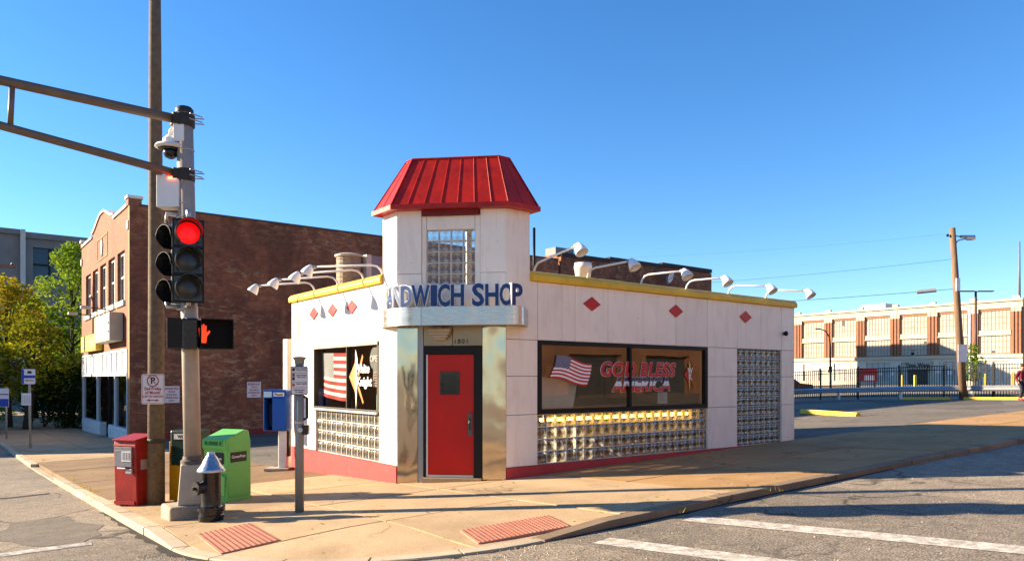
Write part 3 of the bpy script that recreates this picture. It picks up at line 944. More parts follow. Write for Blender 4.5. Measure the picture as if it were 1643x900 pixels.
df.obox(cu(D0 + .002, .0, .03), wv, -nv, UP, .05, .12, 2.21); df.obox(cu(D1 - .135, .0, .03), wv, -nv, UP, .133, .12, 2.21); df.obox(cu(D0 + .052, 2.075, .03), wv, -nv, UP, D1 - D0 - .187, .12, .135)
door_frame = df.build("door_frame", black_metal, shop, bevel=.004)
door = cpanel(D0 + .055, D1 - .138, .045, 2.07, .0, -.05, "door", red_door, bevel=.005)
door["label"] = "plain red entrance door with small square window"
cpanel(D0 + .05, D0 + .075, .03, 2.07, .022, -.01, "edge_strip", white_paint, door)
cpanel(D0 + .08, D1 - .15, .02, .06, .014, -.01, "door_sweep", alu, door)
dw = MB(); a0, a1, z0, z1 = .74, 1.07, 1.40, 1.78
for (p, q, r, s) in ((a0, a0 + .045, z0, z1), (a1 - .045, a1, z0, z1), (a0 + .045, a1 - .045, z0, z0 + .045), (a0 + .045, a1 - .045, z1 - .045, z1)):
    dw.obox(cu(p, r, .016), wv, -nv, UP, q - p, .03, s - r)
dw.build("door_window", black_gloss, door, bevel=.003)
MB().obox(cu(a0 + .045, z0 + .045, .004), wv, -nv, UP, a1 - a0 - .09, .003, z1 - z0 - .09).build("pane", mat("dark_pane", (.02, .022, .022), .08), door)
hd = MB(); hd.obox(cu(1.215, .72, .02), wv, -nv, UP, .075, .02, .37)
hd.build("lock_plate", mat("lock_grey", (.10, .10, .10), .4, .6), door, bevel=.004)
hd = MB(); hd.tube([cu(1.25, .83, .02), cu(1.25, .83, .065), cu(1.25, 1.0, .065), cu(1.25, 1.0, .02)], .011, 8); hd.build("handle", black_gloss, door, smooth=True)
lk = MB(); lk.tube([cu(1.24, .93, .018), cu(1.24, .93, .03)], .016, 10); lk.build("lock", alu, door)
text("house_number", "1801", .11, sign_black, shop, frame_m(cu(1.10, 2.285, .012), wv, nv), .006, .001, spacing=1.25)
# stepped porch light
pl = MB()
for k, (w, d, z, h) in enumerate(((.37, .17, 2.445, .05), (.33, .155, 2.395, .05), (.27, .135, 2.35, .045), (.20, .11, 2.31, .04))):
    pl.obox(cu(.76 - w / 2, z, .01 + d), wv, -nv, UP, w, d, h)
pl.obox(cu(.72, 2.495, .1), wv, -nv, UP, .08, .09, .045)
pl.build("porch_light", mat("porch_light", (.42, .34, .25), .45), shop, bevel=.012)

# canopy: straight front, big curve to the left, small curve on the right
cen = (A + B) / 2
def cw_(w, n, z): return cen + wv * w + nv * n + UP * z
path = [(-1.27, -.40)] + [(-.40 - .87 * math.sin(a), -.45 + .87 * math.cos(a)) for a in [R(90) * (1 - k / 14) for k in range(15)]] + \
       [(1.10 + .15 * math.sin(a), .27 + .15 * math.cos(a)) for a in [R(90) * k / 6 for k in range(7)]] + [(1.25, -.32)]
m = MB()
pts = [cw_(w, n, 0) for w, n in path]
m.prism([(p.x, p.y) for p in pts][::-1], 2.545, 2.815)
can = m.build("canopy", mat("canopy_soffit", (.34, .27, .19), .6), shop)
def band(i0, i1, name):
    b = MB(); P = []
    for i in range(i0, i1 + 1):
        w, n = path[i]
        a = Vector(path[max(i - 1, 0)]); c = Vector(path[min(i + 1, len(path) - 1)]); d = (c - a).normalized()
        ow, on = w - d.y * .012, n + d.x * .012
        P += [cw_(ow, on, 2.533), cw_(ow, on, 2.828)]
    k = i1 - i0 + 1
    b.add(P, [(2 * i, 2 * i + 2, 2 * i + 3, 2 * i + 1) for i in range(k - 1)])
    o = b.build(name, steel_brush, can, auto=60)
band(0, 15, "steel_band"); band(15, 16, "steel_band"); band(16, len(path) - 1, "steel_band")
MB().obox(cw_(-.412, .437, 2.531), wv, -nv, UP, .022, .012, .30).build("seam_cover", alu, can)

# standing letters along the canopy edge
plen = [0]
fp = [Vector((w, n)) for w, n in path]
for a, b in zip(fp, fp[1:]): plen.append(plen[-1] + (b - a).length)
def along(s):
    for i in range(len(fp) - 1):
        if s <= plen[i + 1] or i == len(fp) - 2:
            d = (fp[i + 1] - fp[i]).normalized(); p = fp[i] + d * (s - plen[i])
            return p, d
ws = {'W': .335, 'I': .115, ' ': .115, 'S': .215, 'A': .235, 'N': .235, 'D': .225, 'C': .215, 'H': .235, 'O': .235, 'P': .205}
total = sum(ws[c] for c in "SANDWICH SHOP")
s = plen[-1] - .62 - total
for ch in "SANDWICH SHOP":
    wd = ws[ch]
    if ch != ' ':
        p, d = along(max(.02, s + wd / 2))
        nn = Vector((-d.y, d.x))
        big = .49 if ch in "SC" else .47
        o3 = cw_(p.x - nn.x * .10, p.y - nn.y * .10, 3.0)
        dirv = wv * d.x + nv * d.y; outv = wv * nn.x + nv * nn.y
        lt = text("sign_letter", ch, big, ltr_white, can, frame_m(o3, dirv, outv), .085, .026, width=wd * 1.04)
        text("letter_face", ch, big, navy, lt, frame_m(o3 + outv * .045, dirv, outv), .008, .014, width=wd * .93)
    s += wd

# corner tower
T = CH + .504
twr = [(0, T), (0, CH), (CH, 0), (T, 0), (T, T)]
ZT0, ZT1 = 2.80, 4.50
tw0, tw1, tz0, tz1 = .50, 1.33, 3.235, 4.165
core = MB()
core.prism([(.075, T - .02), (.075, CH + .03), (CH + .03, .075), (T - .02, .075), (T - .02, T - .02)][::-1], 4.44, ZT1)
core.box(.07, CH + .04, 2.9, .15, T - .02, 4.44); core.box(CH + .04, .07, 2.9, T - .02, .15, 4.44)
tower = core.build("tower", grout, shop); tower["label"] = "white corner tower with glass blocks and red metal roof"
def tpan(u0, u1, z0, z1, n=0.0):
    MB().obox(cu(u0 + .003, z0 + .003, n), wv, -nv, UP, u1 - u0 - .006, .07, z1 - z0 - .006).build("enamel_panel", enamel, tower, bevel=.004, seg=1)
tpan(0, .42, ZT0, 3.43); tpan(0, .42, 3.43, ZT1); tpan(1.42, CL, ZT0, 3.43); tpan(1.42, CL, 3.43, ZT1)
tpan(.42, tw0, ZT0, ZT1 - .1, -.02); tpan(tw1, 1.42, ZT0, ZT1 - .1, -.02); tpan(tw0, tw1, tz1, ZT1 - .1, -.02); tpan(tw0, tw1, ZT0, tz0, -.02)
for z0, z1 in ((ZT0 + .47, 3.43 + .02), (3.45, ZT1)):
    MB().box(-.006, CH + .004, z0, .06, T, z1).build("enamel_panel", enamel, tower, bevel=.004, seg=1)
    MB().box(CH + .004, -.006, z0, T, .06, z1).build("enamel_panel", enamel, tower, bevel=.004, seg=1)
m = MB(); wally(m, T - .03, T, .06, T, 3.12, ZT1, [(.15, T - .08, 3.25, 4.44)]); m.build("side_cladding", coping_y, tower)
m = MB(); wallx(m, T - .03, T, .06, T - .03, 3.12, ZT1, [(.15, T - .08, 3.25, 4.44)]); m.build("side_cladding", enamel, tower)
cwt, hht = (tw1 - tw0) / 4, (tz1 - tz0) / 5
me = block_mesh(cwt, hht)
f = MB()
grid_mortar(f, cu(tw0, tz0, -.035), wv, cwt, hht, 4, 5, -nv)
fr = f.build("block_panel", mortar, tower)
for j in range(5):
    for i in range(4): link("glass_block", me, fr, cu(tw0 + cwt * (i + .5), tz0 + hht * j, -.035), R(-45))
cpanel(.44, 1.40, 4.39, 4.50, .05, -.02, "fascia_box", red_dark, tower)
# mansard roof with standing seams
ev = .17; q = ev * math.tan(R(22.5))
eave = [(-ev, T + .1), (-ev, CH - q), (CH - q, -ev), (T + .1, -ev), (T + .1, T + .1)]
top = [(.375, T - .15), (.375, 1.435), (1.435, .375), (T - .15, .375), (T - .15, T - .15)]
ZE, ZR = 4.515, 5.46
rm = MB()
rm.prism(eave[::-1], ZE - .03, ZE + .05)
lip = [(-ev + .03, T + .07), (-ev + .03, CH - q + .012), (CH - q + .012, -ev + .03), (T + .07, -ev + .03), (T + .07, T + .07)]
rm.prism(lip[::-1], ZE + .05, ZR, top=top[::-1])
tr_ = rm.build("tower_roof", red_roof, tower)
sm = MB()
def seam(p, q, r=.014):
    sm.tube([Vector(p), Vector(q)], r, 6)
for i in range(4):
    e0, e1, t0, t1 = lip[i], lip[i + 1], top[i], top[i + 1]
    ln = math.hypot(e1[0] - e0[0], e1[1] - e0[1]); k = max(2, round(ln / .30))
    for j in range(k + 1):
        a = j / k
        e = (e0[0] + (e1[0] - e0[0]) * a, e0[1] + (e1[1] - e0[1]) * a, ZE + .055)
        t = (t0[0] + (t1[0] - t0[0]) * a, t0[1] + (t1[1] - t0[1]) * a, ZR)
        seam(e, t, .017 if j in (0, k) else .0075)
for i in range(4): seam((*top[i], ZR), (*top[i + 1], ZR), .018)
sm.build("roof_seam", red_roof, tr_)

t_ = thing("strip_light", "warm glowing strip light behind the top row of glass blocks", "strip light")
MB().tube([(2.22, .20, .945), (6.18, .20, .945)], .03, 8).build("tube", mat("strip_glow", (1., .62, .14), .4, emit=(1., .55, .07), estr=6.0), t_, smooth=True)
for k in range(4): MB().box(2.3 + k * 1.25, .19, .975, 2.36 + k * 1.25, .24, 1.04).build("bracket", alu, t_)

# red diamonds on both fronts
def diamond(c, u, n, name="diamond"):
    c, u, n = Vector(c), Vector(u), Vector(n)
    MB().extr([c + u * .215, c + UP * .128, c - u * .215, c - UP * .128], n * .018).build(name, red_diam, shop)
for y in (4.83, 3.91, 3.04): diamond((-.002, y, 3.004), (0, 1, 0), (-1, 0, 0))
for x in (3.26, 5.58, 7.91): diamond((x, -.002, 3.02), (1, 0, 0), (0, -1, 0))

# gooseneck floodlights on the parapet
def flood(base, head, label, wallside):
    base, head = Vector(base), Vector(head)
    o = Vector((base.x, base.y, 3.50)); t = thing("floodlight", label, "floodlight", o, group="white floodlights along the parapet")
    h = head - o; d = Vector((h.x, h.y, 0)).normalized(); ln = Vector((h.x, h.y, 0)).length
    pth = [Vector((0, 0, -.12)), Vector((0, 0, 0)), d * .03 + UP * .07, d * .10 + UP * .13, d * .2 + UP * .15] + [d * (ln - .12) + UP * (h.z + .045)]
    MB().tube(pth, .019, 10).build("arm", lamp_white, t, smooth=True)
    MB().lathe([(.05, 0), (.05, .015), (.028, .02)], (0, 0, -.125), 12).build("mounting_plate", lamp_white, t)
    MB().tube([d * (ln - .16) + UP * (h.z + .05), d * (ln - .08) + UP * (h.z + .035)], .034, 10).build("knuckle", alu_dull, t, smooth=True)
    # bell shade: thin neck at the knuckle, flaring down and back to the wall
    ax = (d * .55 - UP * .84).normalized()
    pr = [(.030, .0), (.052, .03), (.078, .08), (.098, .14), (.108, .19), (.104, .195), (.09, .15), (.06, .06), (.02, .03)]
    m = MB(); s0 = d * (ln - .10) + UP * (h.z + .075)
    e1 = ax.cross(UP).normalized(); e2 = ax.cross(e1); P = []; n = 18
    for r, z in pr:
        for k in range(n):
            a = 2 * PI * k / n; P.append(s0 + ax * z + e1 * r * math.cos(a) + e2 * r * math.sin(a) * 1.0)
    F = [(i * n + k, i * n + (k + 1) % n, (i + 1) * n + (k + 1) % n, (i + 1) * n + k) for i in range(len(pr) - 1) for k in range(n)] + [tuple((len(pr) - 1) * n + k for k in range(n)), tuple(range(n))[::-1]]
    m.add(P, F).build("lamp_shade", lamp_white, t, smooth=True)
    MB().lathe([(.012, 0), (.04, .03), (.045, .07), (.03, .1)], tuple(s0 + ax * .05 - UP * .06), 12).build("bulb", mat("bulb", (.8, .8, .78), .1), t, smooth=True)
ordn = ["leftmost white floodlight above the left window, by the shop's far corner", "second floodlight from the left on the left front", "third floodlight from the left on the left front", "floodlight on the left front nearest the red-roofed tower"]
for i, y in enumerate((4.86, 3.71, 2.62, 1.88)):
    flood((.0 + .02, y, 3.5), (-1.05, y + .62 if i < 3 else y + .78, 3.52 - (.0 if i < 3 else -.05)), ordn[i], 'l')
ordr = ["floodlight on the right front nearest the tower, above the word SHOP", "second floodlight from the tower on the right front", "third floodlight from the tower on the right front", "fourth floodlight from the tower on the right front", "fifth floodlight from the tower on the right front", "last floodlight at the far right end of the shop roof"]
for i, (x, l, z) in enumerate(((1.93, 1.17, 3.74), (3.18, 1.14, 3.62), (4.59, 1.11, 3.58), (5.93, 1.0, 3.58), (7.33, 1.06, 3.52), (8.71, 1.09, 3.52))):
    flood((x, .02, 3.5), (x, -l, z), ordr[i], 'r')

# ------------------------------------------------------------------ what hangs in the shop's windows
def flag(name, label, P, cols, rows, cm, canton, par=None, stars=True, sm=(None,)):
    """cloth grid: P(u, v) gives a point, v runs down; 13 stripes; canton covers the upper hoist"""
    t = thing(name, label, "flag")
    nu, nv_ = cols, rows
    V = [P(i / nu, j / nv_) for j in range(nv_ + 1) for i in range(nu + 1)]
    parts = {"red_stripe": [], "white_stripe": [], "canton": []}
    for j in range(nv_):
        for i in range(nu):
            st = int((j + .5) / nv_ * 13)
            k = "canton" if (i + .5) / nu < .42 and st < 7 else ("red_stripe" if st % 2 == 0 else "white_stripe")
            parts[k].append((j * (nu + 1) + i, j * (nu + 1) + i + 1, (j + 1) * (nu + 1) + i + 1, (j + 1) * (nu + 1) + i))
    for (k, f), mt in zip(parts.items(), cm):
        m = MB(); m.add(V, f); o = m.build(k, mt, t, smooth=True)
    d = MB()
    N_ = (P(.5, .01) - P(.5, 0)).cross(P(.51, 0) - P(.5, 0)).normalized() * canton
    for r in range(9):
        for c in range(6 if r % 2 == 0 else 5):
            u, v = .42 * (c + .5 + (0 if r % 2 == 0 else .5)) / 6, (7 / 13) * (r + .5) / 9
            q = P(u, v) + N_; du = (P(u + .01, v) - P(u, v)).normalized() * .010; dv = (P(u, v + .01) - P(u, v)).normalized() * .010
            d.quad(*[q + du * (math.cos(a) * (1.35 if k % 2 == 0 else .7)) + dv * (math.sin(a) * (1.35 if k % 2 == 0 else .7)) for k, a in enumerate([2 * PI * k / 10 for k in range(10)])])
    d.build("stars", cm[1], t)
    return t
def PL(u, v):                                   # cloth flag inside the left window (hoist at the far side)
    w = .012 * math.sin(u * 13 + v * 2) * (.3 + v) + .03
    sag = .10 * u * u * (v ** 1.5) * 0 + .05 * math.sin(u * PI) * v
    return Vector((.10 + w, 4.70 - 1.33 * u, 2.19 - (.93 - .06 * (1 - u)) * v - sag * .6 - .03 * u))
flag("hanging_flag", "faded cloth flag hanging inside the left window", PL, 39, 26, (cloth_red, cloth_white, cloth_grey), .004)
def PR(u, v):                                   # flag decal on the right window, waving
    z = 2.06 - .40 * v + .035 * math.sin(u * 5.2 + .4) - .10 * u
    x = 2.42 + .86 * u - .13 * v * (1 - u) + .02 * math.sin(v * 4) - .10 * v * u
    return Vector((x, .018 - .004 * math.sin(u * 5), z))
flag("flag_decal", "waving flag decal on the long dark window", PR, 39, 26, (dec_red, dec_white, dec_blue), .003)
def gb(txt, x, z, size, mt, lab, wd):
    t = thing("window_lettering", lab, "lettering")
    M = frame_m((x, .022, z), (1, 0, 0), (0, -1, 0))
    text("letter_outline", txt, size, dec_white, t, M, .004, .017, shear=.18, width=wd)
    M2 = frame_m((x, .017, z), (1, 0, 0), (0, -1, 0))
    text("letter_face", txt, size, mt, t, M2, .004, .012, shear=.18, width=wd - .02)
band3, nt, bs = nodes_of("lettering_bands")
sp_ = nt.nodes.new("ShaderNodeSeparateXYZ"); L(nt, coords(nt), sp_.inputs[0])
mr_ = nt.nodes.new("ShaderNodeMapRange"); mr_.inputs[1].default_value = 1.42; mr_.inputs[2].default_value = 1.72; L(nt, sp_.outputs[2], mr_.inputs[0])
rc = nt.nodes.new("ShaderNodeValToRGB"); rc.color_ramp.interpolation = 'CONSTANT'
rc.color_ramp.elements[0].color = (.55, .025, .02, 1); rc.color_ramp.elements[1].position = .36; rc.color_ramp.elements[1].color = (.8, .77, .75, 1)
e3 = rc.color_ramp.elements.new(.66); e3.color = (.025, .025, .12, 1)
L(nt, mr_.outputs[0], rc.inputs[0]); L(nt, rc.outputs[0], bs.inputs["Base Color"]); bs.inputs["Roughness"].default_value = .45
gb("GOD BLESS", 4.56, 1.83, .37, dec_red, "red GOD BLESS lettering on the long dark window", 2.12)
gb("AMERICA", 4.62, 1.54, .36, band3, "red white and blue AMERICA lettering on the long dark window", 1.66)
# the shop's sign decal: tall yellow blade over a red lozenge
def blade(x, z, s, fl, lab, plane, blademat, lozmat):
    t = thing("sign_decal", lab, "decal")
    def P(a, b, off): return Vector((x + a * s, .02 - off, z + b * s)) if plane == 'r' else Vector((.02 - off, x - a * s, z + b * s))
    nrm = Vector((0, -.003, 0)) if plane == 'r' else Vector((-.003, 0, 0))
    MB().extr([P(-.42, .0, 0), P(-.05, .40, 0), P(.1, .3, 0), P(.1, -.3, 0), P(-.05, -.42, 0)], nrm).build("lozenge", lozmat, t)
    MB().extr([P(.0, .78, .004), P(.13, .5, .004), P(.1, .0, .004), P(.08, -.5, .004), P(.03, -.9, .004), P(-.02, -.4, .004), P(-.03, .2, .004)], nrm).build("blade", blademat, t)
    MB().extr([P(.12, .1, .002), P(.42, .62, .002), P(.47, .55, .002), P(.2, .0, .002)], nrm).build("fin", lozmat, t)
    MB().extr([P(.12, -.3, .002), P(.45, -.75, .002), P(.5, -.7, .002), P(.2, -.25, .002)], nrm).build("fin", lozmat, t)
    return t, P
t, P = blade(6.02, 1.75, .36, 0, "yellow blade and red lozenge emblem at the end of the long window", 'r', dec_yellow, dec_red)
for k, ch in enumerate("WK"): text("emblem_letter", ch, .15, dec_white, t, frame_m(P(.06, .22 - .36 * k, .012), (1, 0, 0), (0, -1, 0)), .003, .004)
t, P = blade(2.93, 1.70, .66, 0, "large orange and white emblem with White Knight script in the left window", 'l', mat("decal_cream", (.78, .70, .60), .5), dec_orange)
for k, (ch, dx_) in enumerate((("White", .42), ("Knight", .55))):
    text("emblem_letter", ch, .23, dec_white, t, frame_m(P(dx_, .22 - .36 * k, .012), (0, -1, 0), (-1, 0, 0)), .003, .006, shear=.1)
# small things behind the left glass
t = thing("open_sign", "round OPEN sign at the right edge of the left window", "sign")
MB().lathe([(.005, 0), (.23, 0), (.23, .012), (.005, .012)], (.055, 2.2, 2.02), 24, axis='x').build("board", mat("grey_board", (.20, .20, .19), .6), t)
text("sign_text", "OPEN", .16, dec_white, t, frame_m((.046, 2.2, 2.02), (0, -1, 0), (-1, 0, 0)), .004, .003)
t = thing("hours_notice", "small printed opening hours notice under the OPEN sign", "notice")
MB().box(.05, 2.03, 1.52, .056, 2.29, 1.80).build("paper", mat("notice_pink", (.42, .30, .26), .7), t)
d = MB()
for r in range(5): d.box(.045, 2.06, 1.56 + r * .047, .0495, 2.26, 1.575 + r * .047)
d.build("print_line", sign_black, t)
t = thing("drink_carton", "pale green carton on the left window ledge", "carton")
MB().box(.10, 2.14, 1.09, .20, 2.26, 1.38).build("carton", mat("mint_card", (.42, .62, .52), .6), t, bevel=.004)
t = thing("barber_pole", "slim red and white striped pole beside the window mullion", "pole")
bp = mat("white_stick", (.7, .66, .62), .5)
MB().tube([(.13, 3.13, 1.10), (.13, 3.17, 2.16)], .022, 10).build("stick", bp, t, smooth=True)
for k in range(5):
    a = .12 + .19 * k; MB().tube([(.13, 3.13 + .04 * a, 1.10 + 1.06 * a), (.13, 3.13 + .04 * (a + .09), 1.10 + 1.06 * (a + .09))], .0235, 10).build("red_ring", cloth_red, t, smooth=True)
t = thing("window_ledge", "wooden ledge inside the left window", "ledge")
MB().box(.215, LW[0], .98, .5, LW[1], 1.03).build("board", mat("ledge_wood", (.22, .13, .07), .6), t)
t = thing("tan_notice_board", "tan board leaning behind the flag decal", "board")
MB().extr([(2.02, .14, 1.15), (2.95, .16, 1.15), (3.08, .17, 1.66), (2.02, .14, 1.70)], (0, .012, 0)).build("board", tan_board, t)
t = thing("paper_notice", "small white notice taped low in the long window", "notice")
MB().box(5.10, .042, 1.17, 5.38, .046, 1.40).build("paper", mat("paper", (.42, .39, .34), .7), t)
t = thing("serving_counter", "long dark counter inside the shop", "counter")
MB().box(2.2, 2.1, .08, 8.8, 2.7, 1.0).build("body", int_dark, t)
MB().box(2.15, 2.05, 1.0, 8.85, 2.75, 1.05).build("top", mat("counter_top", (.30, .22, .15), .4), t)
t = thing("back_shelf", "wooden back shelf with cupboards inside the shop", "shelf")
MB().box(2.6, 4.5, .08, 9.2, 4.88, 2.1).build("carcass", mat("cupboard", (.20, .11, .06), .6), t)
for k in range(6): MB().box(2.7 + k * 1.08, 4.46, 1.15, 3.65 + k * 1.08, 4.5, 2.0).build("door", mat("cupboard_door", (.28, .17, .10), .5, rnd=.2), t)

# ------------------------------------------------------------------ on the shop's roof and walls
t = thing("air_conditioner", "round-ended beige air conditioner on the shop roof left of the tower", "air conditioner", (.82, 4.2, 3.2))
MB().lathe([(.25, 0), (.25, .93), (.2, .95)], (-.34, 0, 0), 20).build("fan_drum", mat("ac_core", (.34, .25, .16), .7, 0, .25, 9), t, smooth=False)
MB().lathe([(.28, 0), (.29, .04), (.20, .07), (.05, .08)], (-.34, 0, .93), 24).build("fan_cap", mat("ac_beige", (.50, .46, .40), .5), t, smooth=False)
g = MB()
for k in range(10): g.lathe([(.257, 0), (.262, .006), (.257, .012)], (-.34, 0, .06 + k * .09), 20)
g.build("fan_grille", alu_dull, t)
MB().box(-.07, -.25, 0, .04, .3, .99).build("corner_post", mat("ac_beige2", (.62, .58, .50), .5), t)
MB().box(.04, -.24, 0, .85, .3, .98).build("cabinet", mat("ac_grey", (.26, .25, .27), .5), t, bevel=.01)
t = thing("plastic_bucket", "white plastic bucket on the shop parapet right of the tower", "bucket", (3.75, .75, 3.2))
MB().lathe([(.13, 0), (.165, .30), (.175, .31), (.175, .37), (.165, .38), (.168, .42), (.15, .42), (.14, .1), (.0, .08)], (0, 0, .28), 22).build("body", white_plastic, t, smooth=True)
MB().box(-.2, -.2, 0, .2, .2, .28).build("kerb_block", roof_felt, t)
t = thing("vent_pipe", "thin black vent pipe rising beside the tower", "pipe", (3.14, 1.5, 3.2))
MB().tube([(0, 0, 0), (0, 0, 1.43)], .028, 10).build("pipe", black_metal, t, smooth=True)
MB().lathe([(.07, 0), (.05, .06), (.03, .1)], (0, 0, 0), 12).build("flashing", alu_dull, t)
t = thing("wall_bracket", "small black bracket high on the shop's right front", "bracket", (9.38, 0, 2.71))
MB().lathe([(.05, 0), (.06, .03), (.03, .09), (.0, .1)], (0, -.10, 0), 12, axis='y').build("cup", black_metal, t, smooth=True)
t = thing("wall_cable", "loose cable hanging at the shop's left corner", "cable")
MB().tube([(-.02, 5.5, 3.46), (-.085, 5.48, 3.40), (-.09, 5.5, 3.33), (-.03, 5.6, 2.9), (-.015, 5.66, 2.5)], .008, 6).build("cable", black_metal, t)
t = thing("conduit_box", "beige conduit cabinet at the shop's far left corner", "cabinet", (-.02, 6.28, 0))
MB().box(0, 0, -.35, .3, .26, 2.55).build("cabinet", mat("cabinet_beige", (.55, .50, .40), .6, dirt=.3), t, bevel=.01)

# ------------------------------------------------------------------ street furniture at the corner
def gp(x, y): return (x, y, side_z(x, y))
FC = Vector((.610, .792, 0)); FR = Vector((.792, -.610, 0))     # across-the-street viewing line and its right-hand side
RZC = math.atan2(-.610, .792)                                   # turn so that local +X is to the right for someone crossing the street
# tall aggregate street pole with parking sign
t = thing("street_light_pole", "tall brown aggregate street pole behind the red newspaper box", "pole", gp(-3.49, 2.54))
MB().tube([(0, 0, -.3), (0, 0, 3.0), (-.01, 0.02, 6.5), (-.015, .03, 9.2)], [.128, .115, .092, .075], 16).build("shaft", conc_pole, t, smooth=True)
MB().lathe([(.125, 0), (.135, .02), (.135, .05), (.122, .07)], (0, 0, .93), 18).build("steel_strap", mat("rust_strap", (.06, .035, .02), .7), t)
ar = MB(); ar.tube([(0, 0, 9.1), (-.5, 0, 9.45), (-1.4, 0, 9.6)], .035, 8); ar.build("luminaire_arm", alu_dull, t, smooth=True)
MB().lathe([(.03, -.3), (.13, -.2), (.15, .1), (.08, .3), (.02, .35)], (-1.65, 0, 9.6), 12, axis='x').build("luminaire", alu_dull, t, smooth=True)
def flat_sign(name, label, cat, center, u, n, w, h, mt, edge=None, r=.03, th=.004, parent=None, group=None):
    """rounded plate, centre at the given point"""
    o = thing(name, label, cat, center, group=group) if parent is None else None
    root = o if o else parent
    u, n = Vector(u).normalized(), Vector(n).normalized(); v = n.cross(u)
    base = Vector((0, 0, 0)) if o else Vector(center)
    def rr(ww, hh_, rad, off):
        pts = []
        for cx, cy, a0 in ((ww / 2 - rad, hh_ / 2 - rad, 0), (-ww / 2 + rad, hh_ / 2 - rad, 90), (-ww / 2 + rad, -hh_ / 2 + rad, 180), (ww / 2 - rad, -hh_ / 2 + rad, 270)):
            for k in range(5):
                a = R(a0 + 90 * k / 4); pts.append(base + u * (cx + rad * math.cos(a)) + v * (cy + rad * math.sin(a)) + n * off)
        return pts
    if edge:
        MB().extr(rr(w, h, r, 0), n * th).build("border", edge, root)
        MB().extr(rr(w - .022, h - .022, max(.005, r - .011), th), n * .0015).build("plate", mt, root)
    else: MB().extr(rr(w, h, r, 0), n * th).build("plate", mt, root)
    return root, (lambda a, b, off=.008: frame_m(base + u * a + v * b + n * off, u, n)), rr
nS = -FC
t, M, rr_ = flat_sign("parking_sign", "white no-parking sign with red circle on the tall brown pole", "sign", Vector((-3.56, 2.42, 1.51)), FR, nS, .345, .455, sign_white, None, .03)
bd = MB(); u_, v_ = FR, UP
o_ = nS * .0055
P1 = rr_(.32, .43, .024, .0055); P2 = rr_(.310, .420, .020, .0055)
bd.add(P1 + P2, [(i, (i + 1) % 20, 20 + (i + 1) % 20, 20 + i) for i in range(20)]); bd.build("red_border", sign_red, t)
ring = MB(); c0 = v_ * .125 + nS * .0062; nn_ = 28
pr = [c0 + u_ * (.092 * math.cos(2 * PI * k / nn_)) + v_ * (.092 * math.sin(2 * PI * k / nn_)) for k in range(nn_)] + [c0 + u_ * (.076 * math.cos(2 * PI * k / nn_)) + v_ * (.076 * math.sin(2 * PI * k / nn_)) for k in range(nn_)]
ring.add(pr, [(k, (k + 1) % nn_, nn_ + (k + 1) % nn_, nn_ + k) for k in range(nn_)])
sl = [u_ * (-.058) + v_ * (.125 + .050), u_ * (-.050) + v_ * (.125 + .058), u_ * .058 + v_ * (.125 - .050), u_ * .050 + v_ * (.125 - .058)]
ring.quad(*[p + nS * .0075 for p in sl])
ring.build("prohibition_ring", sign_red, t)
text("letter_P", "P", .135, sign_black, t, M(0.0, .125, .0065), .001, .004)
text("sign_text", "2nd Friday", .062, sign_red, t, M(0, .005), .001, .0012)
text("sign_text", "of Month", .062, sign_red, t, M(0, -.055), .001, .0012)
text("sign_text", "6:30 TO NOON", .046, sign_red, t, M(0, -.112), .001, .001)
a_ = MB(); a_.quad(*[u_ * p + v_ * q + nS * .007 for p, q in ((-.10, -.170), (-.045, -.150), (-.045, -.163), (.045, -.163), (.045, -.150), (.10, -.170), (.045, -.190), (.045, -.177), (-.045, -.177), (-.045, -.190))]); a_.build("double_arrow", sign_red, t)

# red newspaper box
def wedge(name, label, pos, rz): return thing(name, label, "newspaper box", pos, rz, group="newspaper boxes at the corner")
t = wedge("newspaper_box", "red metal newspaper box left of the tall brown pole", gp(-3.72, 2.82), R(-55))
f = MB(); w, d = .42, .44
prof = [(-d / 2 + .03, 0), (-d / 2, .92), (-d / 2 + .02, 1.0), (d / 2 - .02, 1.06), (d / 2, .9), (d / 2, 0)]
def extrx(m, pr, w, mi=0, taper=0.0): return m.extr([(-w / 2, y_, z_) for y_, z_ in pr], (w, 0, 0), mi)
extrx(f, prof, w); f.build("body", red_box, t, bevel=.012)
MB().extr([(-w / 2 - .012, -d / 2 - .015, .985), (-w / 2 - .012, d / 2 - .03, 1.045), (-w / 2 - .012, d / 2 - .03, 1.075), (-w / 2 - .012, -d / 2 - .02, 1.012)], (w + .024, 0, 0)).build("lid", red_box, t, bevel=.006)
MB().box(-.17, -d / 2 - .022, .60, .15, -d / 2 + .0, .90).build("display_window", mat("display_grey", (.22, .22, .24), .3), t, bevel=.004)
MB().box(-.03, -d / 2 - .028, .68, .145, -d / 2 - .0225, .84).build("newspaper", mat("newsprint", (.62, .58, .52), .7), t)
pm = MB(); pm.box(-.165, -d / 2 - .028, .835, .02, -d / 2 - .023, .85)
for k in range(3): pm.box(-.015 + .05 * k, -d / 2 - .032, .71, .015 + .05 * k, -d / 2 - .0285, .82)
pm.build("headline", mat("newsprint_dark", (.34, .32, .32), .7), t)
MB().box(-.19, -d / 2 - .010, .03, .19, -d / 2 + .02, .08).build("kick_plate", red_box, t)
MB().box(.05, -d / 2 - .03, .50, .16, -d / 2 + .0, .57).build("coin_slot", alu_dull, t, bevel=.004)
MB().box(-.10, -d / 2 - .045, .565, .06, -d / 2 - .02, .59).build("handle", alu, t, bevel=.006)
MB().box(w / 2, -.12, .55, w / 2 + .003, .06, .70).build("side_sticker", mat("sticker_faded", (.42, .34, .30), .7), t)
